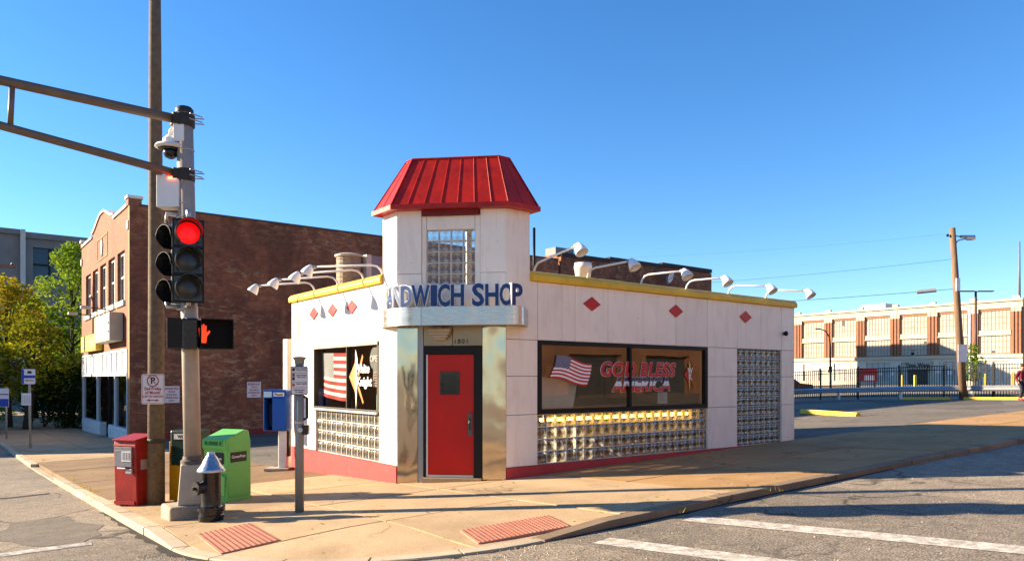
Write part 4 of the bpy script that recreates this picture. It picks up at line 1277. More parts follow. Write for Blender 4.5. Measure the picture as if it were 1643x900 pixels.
# dark green and yellow box
t = wedge("newspaper_box", "yellow and dark green newspaper box half hidden behind the signal pole", gp(-2.95, 2.62), R(-50))
MB().box(-.26, -.2, 0, .10, .22, .92).build("body", yellow_box, t, bevel=.008)
MB().box(-.225, -.23, .55, .16, .24, 1.10).build("case", dkgreen, t, bevel=.03)
MB().box(-.15, -.236, .96, .14, -.228, 1.045).build("label_plate", dec_white, t)
text("label_text", "WORD", .07, sign_black, t, frame_m((.03, -.238, 1.0), (1, 0, 0), (0, -1, 0)), .002, .002)
# bright green plastic box
t = wedge("newspaper_box", "bright green plastic newspaper box right of the signal pole", gp(-2.62, 1.93), RZC - R(24))
w, d = .47, .52
prof = [(-d / 2 + .02, 0), (-d / 2 + .05, .42), (-d / 2 + .02, .44), (-d / 2 + .02, .52), (-d / 2 + .04, .54), (-d / 2 + .03, .78), (-d / 2, .82), (-d / 2, .95), (d / 2 - .12, 1.08), (d / 2 - .04, 1.06), (d / 2, .90), (d / 2 + .01, 0)]
f = MB(); extrx(f, prof, w); f.build("body", green_plastic, t, bevel=.014)
MB().box(-w / 2 - .012, -d / 2 - .0, 0, w / 2 + .012, d / 2 + .02, .05).build("plinth", green_plastic, t, bevel=.008)
sl = MB(); sl.box(-.10, -d / 2 - .004, .865, .09, -d / 2 + .03, .92); sl.box(-.17, -d / 2 - .004, .865, -.12, -d / 2 + .03, .92); sl.box(.115, -d / 2 - .004, .865, .16, -d / 2 + .03, .92); sl.build("coin_slot", green_slot, t)
fr_ = MB()
for p, q in ((-.19, -.18), (.17, .18)): fr_.box(p, -d / 2 - .012, .85, q, -d / 2 + .01, .935)
fr_.box(-.19, -d / 2 - .012, .925, .18, -d / 2 + .01, .935); fr_.box(-.19, -d / 2 - .012, .85, .18, -d / 2 + .01, .86); fr_.build("slot_frame", green_plastic, t)
MB().box(-.13, -d / 2 + .012, .58, .17, -d / 2 + .03, .75).build("front_sticker", sign_black, t)
text("sticker_text", "CareerPost", .055, dec_white, t, frame_m((.02, -d / 2 + .010, .66), (1, 0, 0), (0, -1, 0)), .002, .001)
MB().box(w / 2 + .0, -.16, .60, w / 2 + .004, .17, .75).build("side_sticker", sign_black, t)
text("sticker_text", "CareerPost", .06, dec_white, t, frame_m((w / 2 + .006, 0, .68), (0, 1, 0), (1, 0, 0)), .002, .001)
for a_, b_ in ((.08, .40), (.47, .58), (.77, .86)): MB().box(w / 2, -.20, a_, w / 2 + .006, .20, b_).build("side_panel", green_plastic, t, bevel=.003)
for k in (-1, 1): MB().box(-.21, -d / 2 + .0 + (0 if k < 0 else 0), .08 if k < 0 else .11, .21, -d / 2 + .03, .09 if k < 0 else .40).build("front_rib", green_plastic, t)

# hydrant
t = thing("fire_hydrant", "black fire hydrant with silver cone cap on the corner", "hydrant", gp(-3.38, .02))
MB().lathe([(.15, -.1), (.15, .03), (.155, .04), (.155, .075), (.145, .085), (.145, .13), (.17, .135), (.17, .175), (.145, .18), (.125, .19), (.12, .22), (.12, .60), (.128, .61), (.128, .635)], n=26).build("barrel", black_gloss, t, auto=40)
MB().lathe([(.168, .622), (.172, .64), (.15, .672), (.125, .70), (.09, .77), (.073, .80), (.048, .835), (.044, .87), (.026, .875)], n=28).build("cap", silver_cap, t, auto=50)
nz = MB()
for a in range(6): pass
d_ = Vector((-.95, -.3, 0)).normalized()
nz.tube([d_ * .10 + UP * .43, d_ * .20 + UP * .43], .075, 16); nz.build("nozzle", black_gloss, t, auto=40)
MB().tube([d_ * .19 + UP * .43, d_ * .225 + UP * .43], .088, 16).build("nozzle_cap", mat("iron_dark", (.035, .032, .03), .4, .5), t, auto=40)
MB().tube([d_ * .22 + UP * .43, d_ * .265 + UP * .43], .022, 6).build("nut", mat("iron_dark", (.035, .032, .03), .4), t)
d2 = Vector((.3, -.95, 0)).normalized()
MB().tube([d2 * -.10 + UP * .43, d2 * -.2 + UP * .43], .06, 14).build("nozzle", black_gloss, t, auto=40)
bm_ = MB().lathe([(.016, 0), (.016, .06)], (0, 0, 0), 6).mesh("bolt", black_gloss)
for k in range(8):
    a = 2 * PI * k / 8; link("bolt", bm_, t, (.160 * math.cos(a), .160 * math.sin(a), .125))

# push-button post with crossing instructions
t = thing("push_button_post", "slim grey push-button post with crossing instructions sign", "post", gp(-2.36, -.34))
MB().tube([(0, 0, -.1), (0, 0, 1.98)], .058, 14).build("post", mat("post_grey", (.24, .225, .19), .5, .2, .1, 5), t, smooth=True)
MB().lathe([(.06, 0), (.063, .04), (.085, .075), (.088, .085), (.05, .095)], (0, 0, 1.95), 16).build("cap", mat("post_grey", (.24, .225, .19), .5), t, auto=40)
n_ = -FC; sc_ = Vector((0.02, 0, 1.73)) + n_ * .075 + FR * .0
flat_sign("x", "", "", sc_, FR, n_, .225, .375, sign_white, sign_black, .022, .004, parent=t)
def Mx(a, b, off=.0085): return frame_m(sc_ + FR * a + UP * b + n_ * off, FR, n_)
for b, (l1, l2) in zip((.145, .055, -.055), (("START CROSSING", "Watch For Vehicles"), ("DON'T START", "Finish If Started"), ("DON'T CROSS", ""))):
    text("sign_text", l1, .021, sign_black, t, Mx(.03, b + .012), .001, .0006)
    if l2: text("sign_text", l2, .017, sign_black, t, Mx(.03, b - .012), .001, .0004)
text("sign_text", "PUSH BUTTON", .021, sign_black, t, Mx(0, -.125), .001, .0006); text("sign_text", "TO CROSS", .021, sign_black, t, Mx(0, -.152), .001, .0006)
dv = MB()
for b in (.095, -.02, -.095): dv.obox(sc_ + FR * -.10 + UP * b + n_ * .006, FR, n_, UP, .20, .0012, .004)
dv.build("divider", sign_black, t)
for b, mt in ((.145, sign_black), (.072, sign_red), (.025, sign_black), (-.055, mat("sign_hand", (.45, .10, .02), .5))):
    MB().obox(sc_ + FR * -.092 + UP * (b - .02) + n_ * .006, FR, n_, UP, .034, .0015, .04).build("symbol", mt, t)
MB().obox(Vector((0, 0, 1.02)) + FR * .04 - FC * .05, FR, FC, UP, .085, .10, .13).build("button_box", black_gloss, t, bevel=.012)
MB().tube([Vector((0, 0, 1.085)) - FC * .05 + FR * .03, Vector((0, 0, 1.085)) - FC * .075 + FR * .03], .032, 14).build("push_button", alu, t, auto=40)
hb = MB(); hb.tube([Vector((.0, 0, 1.22)) + FR * .055, Vector((0, 0, 1.24)) + FR * .10, Vector((0, 0, 1.50)) + FR * .10, Vector((0, 0, 1.52)) + FR * .055], .018, 8); hb.build("conduit", black_metal, t, smooth=True)
br = MB(); br.lathe([(.062, 0), (.064, .012), (.062, .02)], (0, 0, 1.17), 16); br.lathe([(.062, 0), (.064, .012), (.062, .02)], (0, 0, 1.55), 16); br.build("strap", alu, t)

# blue pay phone on its post
t = thing("pay_phone", "blue pay phone hood on a white post left of the shop", "pay phone", (-.31, 5.94, gz(-.31, 5.94)), RZC)
MB().box(-.02, -.07, .05, .16, .10, .95).build("post", mat("post_white", (.72, .70, .62), .5, dirt=.2), t, bevel=.02)
MB().box(.16, -.02, .30, .20, .12, .95).build("post_back", black_metal, t)
MB().box(-.28, -.22, 0, .24, .2, .06).build("base", conc_block, t, bevel=.01)
hs = MB(); hs.box(-.27, -.26, .87, -.25, .2, 1.72); hs.box(.18, -.26, .87, .205, .2, 1.72); hs.box(-.27, .18, .87, .205, .2, 1.72); hs.box(-.27, -.26, 1.56, .205, .2, 1.74); hs.box(-.27, -.1, .85, .205, .2, .88)
hs.build("hood", blue_phone, t, bevel=.012)
MB().box(-.08, -.265, .88, .205, -.20, 1.56).build("front_panel", blue_phone, t, bevel=.01)
MB().box(-.245, .02, .95, -.10, .16, 1.45).build("phone_unit", mat("phone_dark", (.01, .03, .12), .4), t, bevel=.01)
MB().box(-.26, -.268, 1.58, -.09, -.262, 1.70).build("header_plate", mat("pale_blue", (.40, .60, .75), .4), t)
MB().box(-.05, -.272, 1.60, .17, -.262, 1.68).build("name_plate", dec_white, t)
text("name_text", "Phone", .07, sign_black, t, frame_m((.06, -.275, 1.638), (1, 0, 0), (0, -1, 0)), .002, .002)

# ------------------------------------------------------------------ traffic signal
SX, SY = -3.44, .66
t = thing("signal_pole", "painted traffic signal pole with double mast arm on a concrete block", "traffic signal", gp(SX, SY))
z0 = side_z(SX, SY)
def sz(z): return z - z0                        # world height to local
MB().box(-.34, -.24, -.15, .36, .26, .17).build("footing", conc_block, t, bevel=.03)
pd = MB(); pd.prism([(-.185, -.185), (.185, -.185), (.185, .185), (-.185, .185)], .17, .70, top=[(-.145, -.145), (.145, -.145), (.145, .145), (-.145, .145)])
pd.build("pedestal", mat("pedestal_beige", (.46, .38, .28), .6, 0, .1, 4, dirt=.3), t, bevel=.02, rz=R(-14))
MB().lathe([(.15, .70), (.15, .74), (.125, .76), (.12, .80)], n=20).build("collar", mat("collar_brown", (.12, .09, .07), .6), t, auto=40)
MB().tube([(0, 0, .74), (-.03, .02, 2.5), (-.09, .055, sz(5.22))], [.108, .107, .105], 20).build("pole", galv_pole, t, smooth=True)
MB().lathe([(.115, 0), (.115, .05), (.09, .08), (.02, .09)], (-.09, .055, sz(5.20)), 18).build("pole_cap", mat("cap_dark", (.03, .028, .025), .5), t, auto=40)
armm = mat("arm_brown", (.16, .12, .085), .5, .2, .1, 5)
ax0 = -.09
MB().tube([(ax0, .05, sz(5.10)), (-2.3, .02, sz(5.14)), (-6.8, -.03, sz(5.24))], [.062, .056, .045], 12).build("mast_arm", armm, t, smooth=True)
MB().tube([(ax0, .05, sz(4.37)), (-2.2, .02, sz(4.62)), (-6.75, -.03, sz(5.18))], [.056, .05, .04], 12).build("mast_arm", armm, t, smooth=True)
MB().tube([(-2.02, .02, sz(4.60)), (-2.0, .02, sz(5.13))], .032, 10).build("strut", armm, t, smooth=True)
for zc in (5.10, 4.37):
    c = MB(); c.lathe([(.125, -.08), (.128, -.07), (.128, .07), (.125, .08)], (-.085, .055, sz(zc)), 18)
    c.box(-.25, -.03, sz(zc) - .07, -.16, .14, sz(zc) + .07)
    c.build("clamp", mat("clamp_black", (.03, .025, .02), .55), t, auto=40)
    b = MB()
    for dz in (-.035, .035): b.tube([(-.085, -.20, sz(zc) + dz), (.09, -.13, sz(zc) + dz)], .008, 6); b.tube([(-.03, .0, sz(zc) + dz), (.13, -.07, sz(zc) + dz)], .008, 6)
    b.build("clamp_bolt", alu_dull, t)
for zc in (4.70, 3.98, 3.80, 2.58):
    MB().lathe([(.109, 0), (.112, .008), (.109, .016)], (-.075, .048, sz(zc)), 18).build("steel_strap", alu, t)
LENS = {}
def lens(name, col, e): return mat(name, col, .25, emit=col, estr=e)
lens_off = mat("lens_dark", (.035, .034, .036), .18)
lens_red = lens("lens_red", (.8, .002, .002), .30)
def head(parent, o, f, lit, sc=1.0, name="signal_head", lab=None):
    """three-section signal head; o centre, f outward"""
    o, f = Vector(o), Vector(f).normalized(); u = UP.cross(f).normalized()
    h = MB()
    for k in range(3): h.obox(o - u * .185 - f * .22 + UP * (-.535 + .357 * k + .003), u, f, UP, .37, .22, .351)
    hd_ = h.build(name, black_gloss, parent, bevel=.02)
    if lab: hd_["label"] = lab
    h = MB(); h.obox(o - u * .19 - f * .012 + UP * -.54, u, f, UP, .38, .010, 1.08); h.build("back_plate", black_metal, hd_)
    for k in range(3):
        c = o + UP * (-.357 + .357 * k) + f * .004
        n = 24
        lm = MB(); P = [c + f * .022] + [c + (u * math.cos(2 * PI * i / n) + UP * math.sin(2 * PI * i / n)) * .142 for i in range(n)]
        lm.add(P, [(0, 1 + i, 1 + (i + 1) % n) for i in range(n)]); lm.build("lens", lit if k == 2 and lit else lens_off, hd_, smooth=True)
        v = MB(); P = []; a0, a1 = R(-52), R(232); kk = 20
        for i in range(kk + 1):
            a = a0 + (a1 - a0) * i / kk; rad = u * math.cos(a) + UP * math.sin(a)
            cut = .24 - .10 * max(0, -math.sin(a))
            P += [c + rad * .155, c + rad * .158 + f * cut, c + rad * .164 + f * cut, c + rad * .164]
        v.add(P, [(4 * i + j, 4 * i + (j + 1) % 4, 4 * i + 4 + (j + 1) % 4, 4 * i + 4 + j) for i in range(kk) for j in range(4)] + [(0, 1, 2, 3), (4 * kk + 3, 4 * kk + 2, 4 * kk + 1, 4 * kk)])
        v.build("visor", black_gloss, hd_, auto=40)
    return hd_
to_cam = (Vector((-6.104, -9.789, 0)) - Vector((SX, SY, 0))).normalized()
left_v = Vector((-.99, .12, 0)).normalized()
head(t, Vector((-.03, -.02, sz(3.19))) + to_cam * .30 - FR * .03, Vector((to_cam.x + .08, to_cam.y, 0)), lens_red, lab="signal head showing a red light")
head(t, Vector((-.20, .10, sz(3.16))) - left_v * .06, Vector((-.93, -.36, 0)), None, lab="second signal head turned to the left-hand street")
br = MB()
for zc in (3.84, 2.62): br.tube([(-.07, .05, sz(zc)), Vector((-.05, 0, sz(zc))) + to_cam * .25, Vector((-.05, 0, sz(zc) + (-.1 if zc > 3 else .08))) + to_cam * .25], .03, 8); br.tube([(-.07, .05, sz(zc)), (-.30, .10, sz(zc)), (-.30, .10, sz(zc) + (-.12 if zc > 3 else .06))], .028, 8)
br.build("bracket", alu, t, smooth=True)
# pedestrian heads
def ped(o, f, hand, lab):
    o, f = Vector(o), Vector(f).normalized(); u = UP.cross(f).normalized()
    b = MB(); b.obox(o - u * .205 - f * .20 - UP * .20, u, f, UP, .41, .20, .40); hd_ = b.build("pedestrian_head", black_gloss, t, bevel=.025); hd_["label"] = lab
    v = MB()
    for p, q, r, s_ in ((-.20, -.192, -.19, .195), (.192, .20, -.19, .195), (-.192, .192, .187, .195)): v.obox(o + u * p + UP * r, u, f, UP, q - p, .17, s_ - r)
    v.build("hood", black_metal, hd_)
    MB().obox(o - u * .185 - UP * .185, u, f, UP, .37, .004, .37).build("face", mat("ped_face", (.006, .006, .006), .6, spec=.1), hd_)
    if hand:
        em = lens("hand_orange", (1.0, .05, .006), .40)
        d = MB(); hx = [(-.055, -.12), (.045, -.12), (.06, -.03), (.115, .035), (.10, .055), (.05, .02), (.05, .12), (.027, .12), (.022, .03), (.016, .14), (-.008, .14), (-.010, .03), (-.020, .13), (-.042, .12), (-.040, .0), (-.058, .09), (-.075, .085), (-.068, -.03)]
        P = [o + f * .006 + u * (p * .75 - .15) + UP * (q * .95) for p, q in hx]
        d.quad(*P); d.build("hand_symbol", em, hd_)
    else:
        g = MB()
        for k in range(13): g.obox(o + f * .01 - u * .19 + UP * (-.18 + k * .029), u, f, UP, .38, .16, .006)
        g.build("louvre", mat("louvre_grey", (.05, .048, .045), .5), hd_)
    return hd_
pc = Vector((-.06, .04, sz(2.25)))
ped(pc + FR * .42 - FC * .10, -FC * .88 + FR * .50, True, "pedestrian signal with orange hand")
ped(pc - FC * .22 + FR * .02, -FR * .92 - FC * .45, False, "louvred pedestrian signal facing the left-hand street")
pb = MB(); pb.tube([pc, pc + FR * .25], .03, 8); pb.tube([pc + UP * .12, pc - FC * .2 + UP * .12], .025, 8); pb.build("bracket", black_metal, t, smooth=True)
# dome camera
dc = Vector((-.24, .14, sz(4.77)))
cm_ = MB(); cm_.lathe([(.02, .14), (.05, .13), (.07, .10), (.095, .08), (.10, .03), (.18, .0), (.20, -.03), (.19, -.04), (.10, -.075)], tuple(dc), 24)
cam_d = cm_.build("dome_camera", white_plastic, t, auto=40); cam_d["label"] = "white dome surveillance camera under the upper arm"
MB().lathe([(.155, -.028), (.158, -.055), (.11, -.075)], tuple(dc), 24).build("dark_ring", black_gloss, cam_d, smooth=True)
MB().lathe([(.095, -.07), (.093, -.115), (.07, -.16), (.03, -.18), (.003, -.182)], tuple(dc), 20).build("dome", black_gloss, cam_d, smooth=True)
MB().tube([dc + Vector((0, 0, .13)), dc + Vector((0, 0, .19)), dc + Vector((.03, -.02, .235)), dc + Vector((.09, -.05, .24)), dc + Vector((.18, -.10, .20))], .028, 10).build("bracket", white_plastic, cam_d, smooth=True)
MB().obox(Vector((-.09, .055, sz(4.80))) - FC * .115 - FR * .10, FR, FC, UP, .14, .06, .24).build("mount_plate", white_plastic, cam_d, bevel=.008)
# white controller box with red beacon
bo = Vector((-.09, .055, sz(3.93))) - FC * .12 - FR * .32
bx = MB(); bx.obox(bo, FR, FC, UP, .30, .22, .42)
wb = bx.build("controller_box", white_plastic, t, bevel=.008); wb["label"] = "white controller box with red beacon light"
MB().obox(bo + FR * .16 - FC * .012 + UP * .365, FR, FC, UP, .11, .014, .03).build("beacon", lens("beacon_red", (1.0, .06, .03), 5.0), wb)
text("box_mark", "4", .09, mat("mark_grey", (.5, .48, .46), .6), wb, frame_m(bo - FR * .003 + FC * .11 + UP * .25, -FC, -FR), .002)

# ------------------------------------------------------------------ bus stop and the signs down the left-hand street
t = thing("bus_stop_sign", "bus stop post with blue and white sign and timetable", "bus stop", gp(-3.44, 23.3), RZC + R(4))
MB().tube([(0, 0, -.1), (-.04, 0, 2.95)], .045, 8).build("post", mat("post_tan", (.34, .28, .2), .6), t, smooth=True)
MB().box(-.30, -.05, 2.40, .20, -.035, 2.96).build("sign_panel", sign_white, t, bevel=.01)
MB().box(-.295, -.055, 2.41, -.20, -.0505, 2.95).build("blue_strip", sign_blue, t); MB().box(-.2, -.055, 2.62, .195, -.0505, 2.73).build("blue_strip", sign_blue, t)
MB().box(-.08, -.055, 2.79, .07, -.0505, 2.89).build("bus_symbol", sign_black, t)
text("sign_text", "METRO", .09, sign_red, t, frame_m((0, -.053, 2.53), (1, 0, 0), (0, -1, 0)), .003, .002)
MB().box(-.30, -.05, 1.60, .05, -.035, 2.06).build("timetable", sign_white, t, bevel=.006)
tl = MB()
for k in range(5): tl.box(-.26 + .06 * k, -.054, 1.66, -.235 + .06 * k, -.0505, 1.98)
tl.build("print_line", mat("print_grey", (.4, .36, .34), .7), t)
t = thing("street_sign", "small blue and white notice on a post at the left edge", "sign", gp(-3.72, 31.3), RZC)
MB().tube([(0, 0, -.1), (0, 0, 2.35)], .04, 8).build("post", alu_dull, t, smooth=True)
MB().box(-.3, -.05, 1.45, .14, -.035, 2.30).build("plate", sign_white, t); MB().box(-.29, -.056, 1.47, .13, -.0505, 1.82).build("blue_panel", sign_blue, t); MB().box(-.29, -.056, 2.0, .13, -.0505, 2.05).build("red_line", sign_red, t)
t = thing("wooden_utility_pole", "dark wooden pole at the left edge of the picture", "pole", gp(-3.9, 37.0))
MB().tube([(0, 0, -.2), (0, 0, 9.4)], [.22, .15], 12).build("pole", mat("dark_wood", (.10, .07, .05), .9, 0, .3, 4), t, smooth=True)
MB().box(-.9, -.06, 8.6, .9, .06, 8.75).build("crossarm", wood_pole, t)
for k in (-.75, .75): MB().lathe([(.04, 0), (.06, .05), (.03, .12)], (k, 0, 8.75), 8).build("insulator", black_gloss, t)

# ------------------------------------------------------------------ two-storey brick building on the left
BY0, BY1, BX1, BH = 23.7, 36.7, 23.2, 8.75
bb = thing("brick_building", "two-storey red brick corner building with arched parapet and shopfront", "building", (0, BY0, gz(0, BY0)))
bb.location = (0, 0, 0)
wy = []                                           # five tall windows
for k in range(5):
    c0 = 24.72 + k * 2.22; wy.append((c0, c0 + 1.62))
WZ0, WZ1 = 4.95, 7.08
SF0, SF1, SFT, SFB = 24.15, 36.3, 2.9, 1.80       # shopfront, transom top and foot
fr = MB(); wally(fr, 0, .35, BY0 + .012, BY1, -1.6, BH, [(a, b, WZ0, WZ1) for a, b in wy] + [(SF0, SF1, -1.6, SFT)])
fr.build("front_wall", brick_front, bb)
gab = [(27.2, BH), (33.0, BH), (33.0, BH + .18), (32.3, BH + .30), (31.2, BH + .62), (30.6, BH + .76), (29.6, BH + .76), (29.0, BH + .62), (27.9, BH + .30), (27.2, BH + .18)]
MB().extr([(0.0, a, b) for a, b in gab], (.35, 0, 0)).build("gable", brick_front, bb)
cap = MB()
for a, b in ((BY0 + .45, 27.2), (33.0, BY1 - .45)): cap.box(-.07, a, BH, .42, b, BH + .12)
gp2 = gab[2:]
for (a, b), (c, d) in zip(gp2, gp2[1:]): cap.obox(Vector((-.07, a, b)), Vector((0, c - a, d - b)).normalized(), Vector((1, 0, 0)), Vector((0, -(d - b), (c - a))).normalized() * (1 if c < a else 1) * (-1 if (c - a) < 0 else 1), math.hypot(c - a, d - b), .49, .11)
cap.build("stone_coping", stone_cap, bb)
for a in (BY0, BY1 - .45):
    MB().box(-.05, a, BH - .0, .45, a + .45, BH + .28).build("parapet_pier", brick_front, bb)
    MB().box(-.10, a - .05, BH + .28, .50, a + .5, BH + .40).build("pier_cap", stone_cap, bb)
    MB().box(-.07, a + .12, 7.78, -.002, a + .36, 8.15).build("stone_ornament", stone_cap, bb, bevel=.02)
MB().extr([(-.06, 30.1, 8.35), (-.06, 30.32, 8.0), (-.06, 30.1, 7.45), (-.06, 29.88, 8.0)], (.07, 0, 0)).build("stone_ornament", stone_cap, bb)
lz = MB()
for p, q, r, s_ in ((28.7, 28.78, 7.35, 8.45), (31.42, 31.5, 7.35, 8.45), (28.78, 31.42, 8.37, 8.45), (28.78, 31.42, 7.35, 7.43)): lz.box(-.025, p, r, .02, q, s_)
lz.build("brick_frame", brick_trim, bb)
glass_up = glass_mat("upper_glass", (.25, .20, .20), .30, .05)
for k, (a, b) in enumerate(wy):
    f = MB()
    f.box(.12, a, WZ0, .20, a + .09, WZ1); f.box(.12, b - .09, WZ0, .20, b, WZ1); f.box(.12, a + .09, WZ1 - .12, .20, b - .09, WZ1); f.box(.12, a + .09, WZ0, .20, b - .09, WZ0 + .08)
    mid = (a + b) / 2
    f.box(.12, mid - .05, WZ0 + .08, .20, mid + .05, WZ1 - .12); f.box(.13, a + .09, 5.98, .19, mid - .05, 6.06); f.box(.13, mid + .05, 5.98, .19, b - .09, 6.06)
    w_ = f.build("window", mat("frame_cream", (.62, .56, .50), .55), bb)
    for p, q in ((a + .09, mid - .05), (mid + .05, b - .09)):
        for r, s_ in ((WZ0 + .08, 5.98), (6.06, WZ1 - .12)): MB().quad((.165, p, r), (.165, q, r), (.165, q, s_), (.165, p, s_)).build("pane", glass_up, w_)
    MB().box(-.09, a - .10, WZ0 - .22, .30, b + .10, WZ0 - .003).build("sill", stone_cap, w_, bevel=.01)
    MB().box(.45, a - .1, WZ0 - .1, .5, b + .1, WZ1 + .1).build("curtain", mat("curtain_mauve", (.16, .10, .10), .9), w_)
sd = MB(); sd.box(.35, BY0, -1.6, BX1, BY0 + .35, 8.75); sd.box(BX1 - .35, BY0 + .35, -1.6, BX1, BY1, 8.6); sd.box(.35, BY1 - .35, -1.6, BX1 - .35, BY1, 8.6); sd.box(0, BY0, -1.6, .35, BY0 + .010, 8.75)
sd.build("side_wall", brick_side, bb)
MB().box(.35, BY0 - .03, 8.75, BX1, BY0 + .4, 8.83).build("wall_coping", mat("clay_coping", (.08, .05, .045), .8), bb)
MB().box(.3, BY0 + .35, 8.0, BX1 - .3, BY1 - .3, 8.1).build("roof", roof_felt, bb)
MB().box(-.012, BY0 - .008, -1.6, .0, BY0 + .30, 8.75).build("corner_trim", brick_trim, bb)
MB().box(.6, BY0 - .05, -1.4, BX1, BY0 - .003, -.60).build("red_skirting", mat("red_skirt", (.22, .02, .02), .7), bb)
# shopfront: white transom panels, piers, glazing, low white bulkheads, recessed door
wht = mat("shopfront_white", (.70, .72, .74), .5, 0, .05, 2, dirt=.15)
sfp = MB(); sfp.box(-.04, SF0, SFT - .10, .2, SF1, SFT); sfp.box(-.05, SF0, SFB - .02, .2, SF1, SFB + .12); sfp.box(.02, SF0, SFB + .12, .08, SF1, SFT - .10)
tp = sfp.build("transom", wht, bb)
for k in range(11): a = SF0 + (SF1 - SF0) * k / 10 - (.05 if k else 0); MB().box(-.03, a, SFB + .12, .10, a + .09, SFT - .10).build("transom_rib", wht, tp)
for a in (SF0, 26.9, 28.4, 31.6, SF1 - .12): MB().box(-.02, a, -1.3, .14, a + .12, SFB - .02).build("mullion", wht if a != 28.4 else black_metal, bb)
bk = [(SF0 + .12, 28.3), (30.6, SF1 - .12)]
for a, b in bk:
    q = MB(); q.box(-.05, a, -1.6, .25, b, -.42); o = q.build("bulkhead", wht, bb, bevel=.02)
    for k in range(6): c = a + (b - a) * (k + .1) / 6; MB().box(-.075, c, -.85, -.05, c + (b - a) * .13, -.52).build("bulkhead_panel", wht, o, bevel=.015)
    MB().quad((.06, a, -.42), (.06, b, -.42), (.06, b, SFB - .02), (.06, a, SFB - .02)).build("shop_pane", pane_dark, bb)
MB().quad((1.2, 28.3, -1.1), (1.2, 30.6, -1.1), (1.2, 30.6, SFB), (1.2, 28.3, SFB)).build("door_glass", pane_dark, bb)
rc_ = MB(); rc_.box(1.18, 28.4, -1.3, 1.26, 28.6, SFB); rc_.box(1.18, 30.4, -1.3, 1.26, 30.6, SFB); rc_.box(1.18, 28.6, -1.3, 1.26, 30.4, -.4); rc_.build("door", int_wall, bb)
MB().box(2.6, BY0 + .4, -1.6, 2.7, BY1 - .4, 4.0).build("inner_wall", mat("shop_inner", (.12, .10, .09), .8), bb)
MB().box(.3, BY0 + .4, 3.0, 2.7, BY1 - .4, 3.1).build("inner_ceiling", int_wall, bb)
MB().box(.1, BY0 + .4, -1.3, 2.7, BY1 - .4, -1.12).build("inner_floor", int_floor, bb)
for k in range(5): MB().box(.3, 24.6 + k * .7, -.3 + .3 * (k % 2), .32, 25.0 + k * .7, .3 + .35 * (k % 3)).build("poster", mat("poster_%d" % (k % 3), ((.35, .42, .45), (.45, .40, .36), (.12, .3, .32))[k % 3], .6), bb)
# shop signs on the brick
t = thing("yellow_shop_sign", "yellow lettered sign board over the brick shopfront", "sign")
MB().box(-.32, 30.0, 3.02, -.02, 34.5, 3.80).build("board", mat("sign_yellow", (.70, .52, .05), .5, 0, .1, 2), t)
text("sign_text", "CELL PLANS", .62, mat("sign_cream", (.75, .68, .36), .5), t, frame_m((-.325, 32.25, 3.41), (0, -1, 0), (-1, 0, 0)), .02, .01, width=4.0)
t = thing("white_sign_box", "empty white box sign over the brick shopfront", "sign")
MB().box(-.55, 24.9, 3.25, -.02, 28.6, 4.45).build("case", mat("sign_case", (.40, .36, .27), .5), t, bevel=.03)
MB().box(-.565, 25.0, 3.36, -.545, 28.4, 4.36).build("face", mat("sign_face", (.78, .78, .76), .4), t)
for z in (3.62, 3.98): MB().box(-.60, 25.0, z, -.566, 28.2, z + .06).build("rail", alu, t)
for y, lab in ((31.6, "bracket lamp above the yellow shop sign"), (27.6, "bracket lamp above the white box sign")):
    t = thing("bracket_lamp", lab, "lamp", (0, y, 4.75), group="bracket lamps on the brick front")
    MB().tube([(0, 0, -.5), (-.1, 0, -.1), (-.12, 0, 0), (-.9, 0, .05)], .025, 8).build("arm", black_metal, t)
    MB().box(-1.25, -.14, -.02, -.85, .14, .12).build("lamp_head", alu_dull, t, bevel=.03)
for x, lab in ((1.59, "red-lettered notice on the brick wall beside the tall pole"), (5.04, "red-lettered notice on the brick wall behind the pay phone")):
    t, M, _ = flat_sign("wall_notice", lab, "sign", Vector((x, BY0 - .02, 1.0 if x < 3 else 1.17)), (1, 0, 0), (0, -1, 0), .62, .70, sign_white, None, .01, .02, group="notices on the brick side wall")
    for k, s_ in enumerate(("RESERVED", "SPACE", "BUILDING", "PARKING", "ONLY")): text("sign_text", s_, .12 if k in (0, 3) else .09, sign_red, t, M(0, .24 - .125 * k, .024), .003, .003)
# taller dark rear block of the same street
rb = thing("rear_brick_block", "taller dark brick block behind the shop roof", "building")
MB().box(23.4, BY0 + .0, -1.0, 37.8, BY1, 9.2).build("wall", brick_side, rb)
for a, b, h in ((23.4, 27.5, 9.25), (27.5, 32.5, 9.38), (32.5, 37.8, 9.5)): MB().box(a, BY0 - .05, h - .26, b - .01, BY0 + .35, h).build("parapet", mat("parapet_dark", (.05, .035, .032), .85, 0, .2, 2), rb)
st = MB()
for k in range(14): st.box(24.0 + k * .95, BY0 - .04, 7.75, 24.5 + k * .95, BY0 - .005, 7.80)
st.build("dashed_flashing", stone_cap, rb)
t = thing("satellite_dish", "white satellite dish on the dark brick block", "satellite dish", (32.59, BY0 - .5, 8.5))
pr = [(.02, .0), (.2, .03), (.36, .10), (.42, .15), (.40, .17), (.2, .06)]
MB().lathe(pr, (0, 0, 0), 20, axis='y').build("reflector", white_plastic, t, smooth=True).rotation_euler = (R(-160), 0, R(20))
MB().tube([(0, .1, -.5), (0, .2, 0)], .04, 8).build("mast", alu_dull, t); MB().tube([(0, 0, -.2), (.1, -.45, 0)], .02, 6).build("feed_arm", alu_dull, t)
t = thing("roof_vent", "low grey roof vent on the dark brick block", "vent", (24.2, BY0 + 1.2, 8.75))
MB().box(-.6, -.5, 0, .9, .5, .95).build("housing", mat("vent_grey", (.18, .17, .17), .6), t, bevel=.03)
